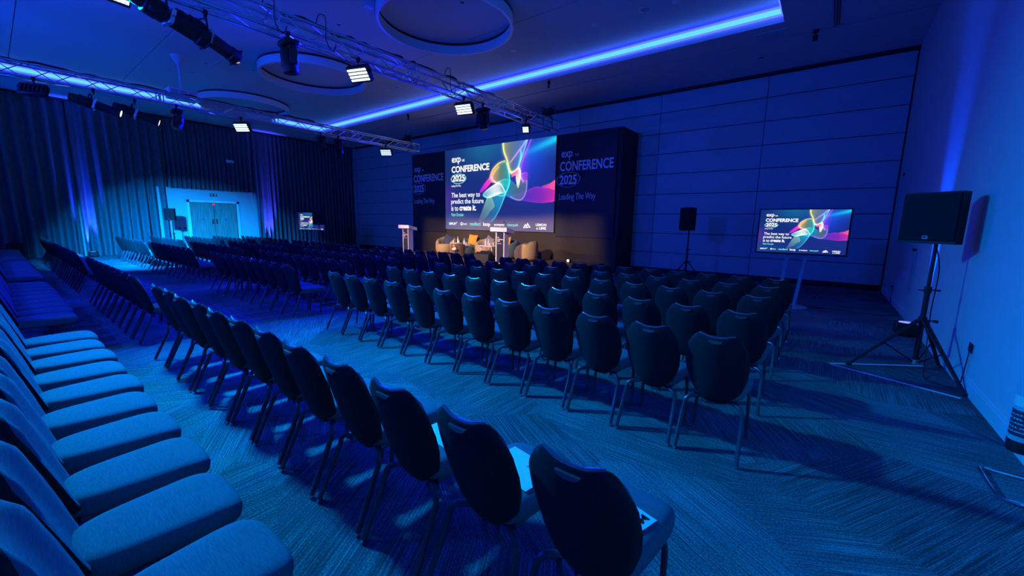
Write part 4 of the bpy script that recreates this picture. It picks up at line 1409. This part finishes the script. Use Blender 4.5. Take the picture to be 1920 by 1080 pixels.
# floor monitor wedge
mo = thing('stage_monitor', 'black wedge monitor at the front edge of the stage', 'speaker', (-9.38, 10.52, ST), .1)
MB().prism([(-.24, 0), (.22, 0), (.24, .12), (-.02, .36), (-.20, .30)], 0, -.30, .30).obj('cabinet', 'black', mo, smooth=False)
MB().box((0, .12, .245), (.54, .012, .30), .003).obj('grille', 'grille', mo, (0, 0, 0), (0, 0, 0), smooth=False)
fl_ = thing('floor_lamp', 'small lit floor lamp at the right end of the stage', 'lamp', (-7.30, 12.75, ST))
MB().box((0, 0, .06), (.14, .12, .10), .015).obj('housing', 'black', fl_)
MB().lathe([(.05, 0), (.05, .012), (.03, .02)], 14).obj('lens', 'lamp', fl_, (0, -.065, .07), (PI/2, 0, 0))

# ================================================================== UPLIGHTS
def uplight(x, y, ax, label, col, power, tilt, cone=30):
    o = thing('floor_uplight', label, 'uplight', (x, y, 0), 0, 'floor uplights along the walls')
    MB().box((0, 0, .115), (.26, .26, .19), .02).obj('housing', 'black', o)
    MB().lathe([(.09, .205), (.09, .214), (.05, .216)], 16).obj('lens', 'upled', o)
    br = MB()
    for s_ in (-1, 1):
        br.box((0, s_*.135, .08), (.05, .012, .16), .003)
    br.box((0, 0, .006), (.12, .28, .012), .003)
    br.obj('bracket', 'black', o)
    ld = bpy.data.lights.new('uplight_beam', 'SPOT')
    ld.energy = power
    ld.color = col
    ld.spot_size = math.radians(cone)
    ld.spot_blend = .9
    ld.shadow_soft_size = .05
    lo = bpy.data.objects.new('uplight_beam', ld)
    lo.location = (x, y, .23)
    lo.rotation_euler = Vector((ax*tilt, 0, 1)).to_track_quat('-Z', 'Y').to_euler()
    COL.objects.link(lo)
uplight(1.12, 8.77, 1, 'black uplight on the floor against the right wall, behind the speaker stand', (.0, .05, 1), P_UP*1.1, .13, 30)
uplight(-23.98, 2.55, -1, 'black uplight on the floor in front of the left-hand drapes', (.01, .05, 1), P_UP*1.6, .20, 34)
uplight(-24.0, 9.45, -1, 'black uplight on the floor right of the double door', (.04, .05, 1), P_UP*1.2, .20, 34)

uplight(-6.5, -3.75, 0, 'unseen added fill uplight on the floor by the rear wall, nearest the right wall', WASH, P_REAR_FILL, 0, 130)  # these three are invented lamps, added for blue ceiling wash and fill
uplight(-15.0, -3.75, 0, 'unseen added fill uplight on the floor by the rear wall, middle of the three', WASH, P_REAR_FILL, 0, 130)
uplight(-23.2, -3.6, -1, 'unseen added fill uplight on the floor by the rear wall, near the curtains', WASH, P_REAR_FILL, -.2, 130)

# ================================================================== SMALL WALL FITTINGS
ex = thing('exit_sign', 'small exit pictogram sign above the double door', 'sign', (lx+.01, 7.06, 2.74))
MB().box((.02, 0, .07), (.035, .28, .13), .004).obj('sign_case', 'blackgloss', ex, smooth=False)
pg = MB()
pg.box((.0385, -.07, .07), (.002, .05, .07)); pg.box((.0385, .07, .07), (.002, .06, .085)); pg.box((.0385, -.02, .07), (.002, .03, .02))
pg.obj('pictogram', 'exit', ex, smooth=False)
MB().box((.02, 0, .142), (.05, .27, .012), .002).obj('top_rail', 'white', ex, smooth=False)
o = thing('emergency_light', 'small white box fixed high on the drape above the door', 'emergency light', (-24.245, 7.87, 4.43))
MB().box((0, 0, .075), (.07, .34, .13), .01).obj('case', 'white', o, smooth=False)
MB().box((0, -.13, .155), (.03, .06, .03), .004).obj('bracket', 'white', o, smooth=False)
for y, lb in ((5.60, 'small dark switch plate, left of two beside the double door'), (5.80, 'small dark switch plate, right of two beside the double door')):
    o = thing('switch_plate', lb, 'switch', (lx+.002, y, 1.13))
    MB().box((.006, 0, .045), (.012, .12 if y > 5.7 else .09, .09), .003).obj('plate', 'grey', o, smooth=False)
    MB().box((.013, 0, .045), (.006, .06, .045), .001).obj('rocker', 'blackgloss', o, smooth=False)
o = thing('power_socket', 'chrome power socket low on the right wall behind the speaker stand', 'socket', (XR-.001, 6.11, .40))
MB().box((-.006, 0, .06), (.012, .16, .10), .003).obj('plate', 'chrome', o, smooth=False)
MB().box((-.014, -.03, .06), (.006, .03, .05), .001).box((-.014, .04, .06), (.006, .03, .05), .001).obj('rocker', 'blackgloss', o, smooth=False)
o = thing('power_socket', 'dark power socket low on the right wall near the panelled wall', 'socket', (XR-.001, 12.55, .34))
MB().box((-.006, 0, .05), (.012, .15, .09), .003).obj('plate', 'grey', o, smooth=False)
MB().box((-.03, .03, .04), (.04, .05, .05), .006).obj('plug', 'black', o, smooth=False)
o = thing('wall_panel', 'tall narrow grey hatch on the right wall near the corner', 'wall fitting', (XR-.001, 10.40, .50))
MB().box((-.010, 0, .40), (.02, .26, .78), .004).obj('cover', 'grey', o, smooth=False)
MB().box((-.03, 0, .80), (.03, .20, .05), .004).obj('latch', 'black', o, smooth=False)
o = thing('wall_sensor', 'tiny sensor box high on the right wall by the corner', 'sensor', (XR-.001, 13.82, 2.96))
MB().box((-.02, 0, .03), (.04, .07, .07), .008).obj('case', 'black', o, smooth=False)
MB().lathe([(.012, 0), (.010, .012)], 10).obj('lens', 'white', o, (-.04, 0, .03), (0, -PI/2, 0))
o = thing('black_case', 'black case on the floor at the far end of the rearmost row', 'case', (-23.9, .55, 0), .1)
MB().box((0, 0, .31), (.35, .46, .60), .02).obj('body', 'black', o, smooth=False)
MB().box((.18, 0, .45), (.014, .16, .04), .004).obj('handle', 'blackgloss', o, smooth=False)

# white tape marks, cables
def tape(a, b, label):
    a, b = Vector((*a, 0)), Vector((*b, 0))
    d = b-a
    o = MB().box((0, 0, .0015), (d.length, .045, .002)).obj('floor_tape', 'tape', None, (*((a+b)/2)[:2], 0), (0, 0, math.atan2(d.y, d.x)), smooth=False)
    tag(o, label, 'tape', 'white tape marks round the speaker stand')
tape((.20, 6.21), (1.22, 5.78), 'white tape strip on the carpet on the camera side of the tripod')
tape((.18, 6.24), (1.10, 6.90), 'white tape strip on the carpet running behind the tripod')
cable([(.99, 6.72, 1.50), (1.06, 6.75, 1.2), (1.05, 6.72, .7), (1.05, 6.55, .12), (1.03, 6.3, .01), (1.10, 6.15, .01), (1.22, 6.10, .01), (1.26, 6.1, .05), (1.285, 6.11, .45)], .006, 'speaker_cable', 'thin black cable from the right-hand loudspeaker to the wall socket')
cable([(-.2, 10.45, .01), (.3, 10.6, .01), (.8, 10.5, .01), (1.2, 10.7, .01), (1.26, 11.5, .01), (1.27, 12.4, .02), (1.285, 12.55, .38)], .007, 'television_cable', 'black cable across the carpet from the right-hand television')

# fire extinguisher on its chrome floor stand (cut by the right edge of the photo)
st_ = thing('extinguisher_stand', 'chrome tube floor stand of the fire extinguisher at the right edge', 'stand', (1.14, 3.88, 0))
lp = [(-.13, .20, .014), (-.135, .0, .014), (-.13, -.19, .014), (-.10, -.21, .014), (.0, -.21, .014), (.10, -.205, .014), (.12, -.18, .014), (.12, .0, .014), (.12, .18, .014), (.10, .21, .014), (.0, .215, .014), (-.10, .22, .014)]
MB().tube(lp, .014, 8, False, True).obj('base_loop', 'chrome', st_)
MB().tube([(.12, .02, .02), (.12, .02, .95)], .014, 8).obj('upright', 'chrome', st_)
e_ = thing('fire_extinguisher', 'fire extinguisher with a dark label at the right edge', 'fire extinguisher', (1.215, 4.22, .15))
MB().lathe([(.068, 0), (.075, .015), (.076, .085)], 24).obj('boot', 'black', e_)
MB().lathe([(.074, .084), (.074, .46), (.055, .53), (.025, .56)], 24).obj('cylinder', 'grey', e_)
MB().lathe([(.0755, .12), (.0755, .30)], 24).obj('label_band', 'navy', e_)
tx = MB()
for k in range(5):
    v, f = text_mesh(('WATER', 'FIRE', 'CLASS A', 'PULL PIN', 'SQUEEZE')[k], .02)
    z0 = .275-.030*k
    tx.add([(-.0775*math.cos((a-.5)*1.5+.75), -.0775*math.sin((a-.5)*1.5+.75), z0-.010+b*.010) for a, b in v], f)
tx.obj('print', 'paper', e_, smooth=False)
MB().lathe([(.0758, .33), (.0758, .40)], 24).obj('yellow_band', 'tabletop', e_)
MB().lathe([(.02, .56), (.02, .62), (.012, .64)], 12).box((0, -.05, .63), (.02, .14, .018), .004).obj('valve', 'black', e_)
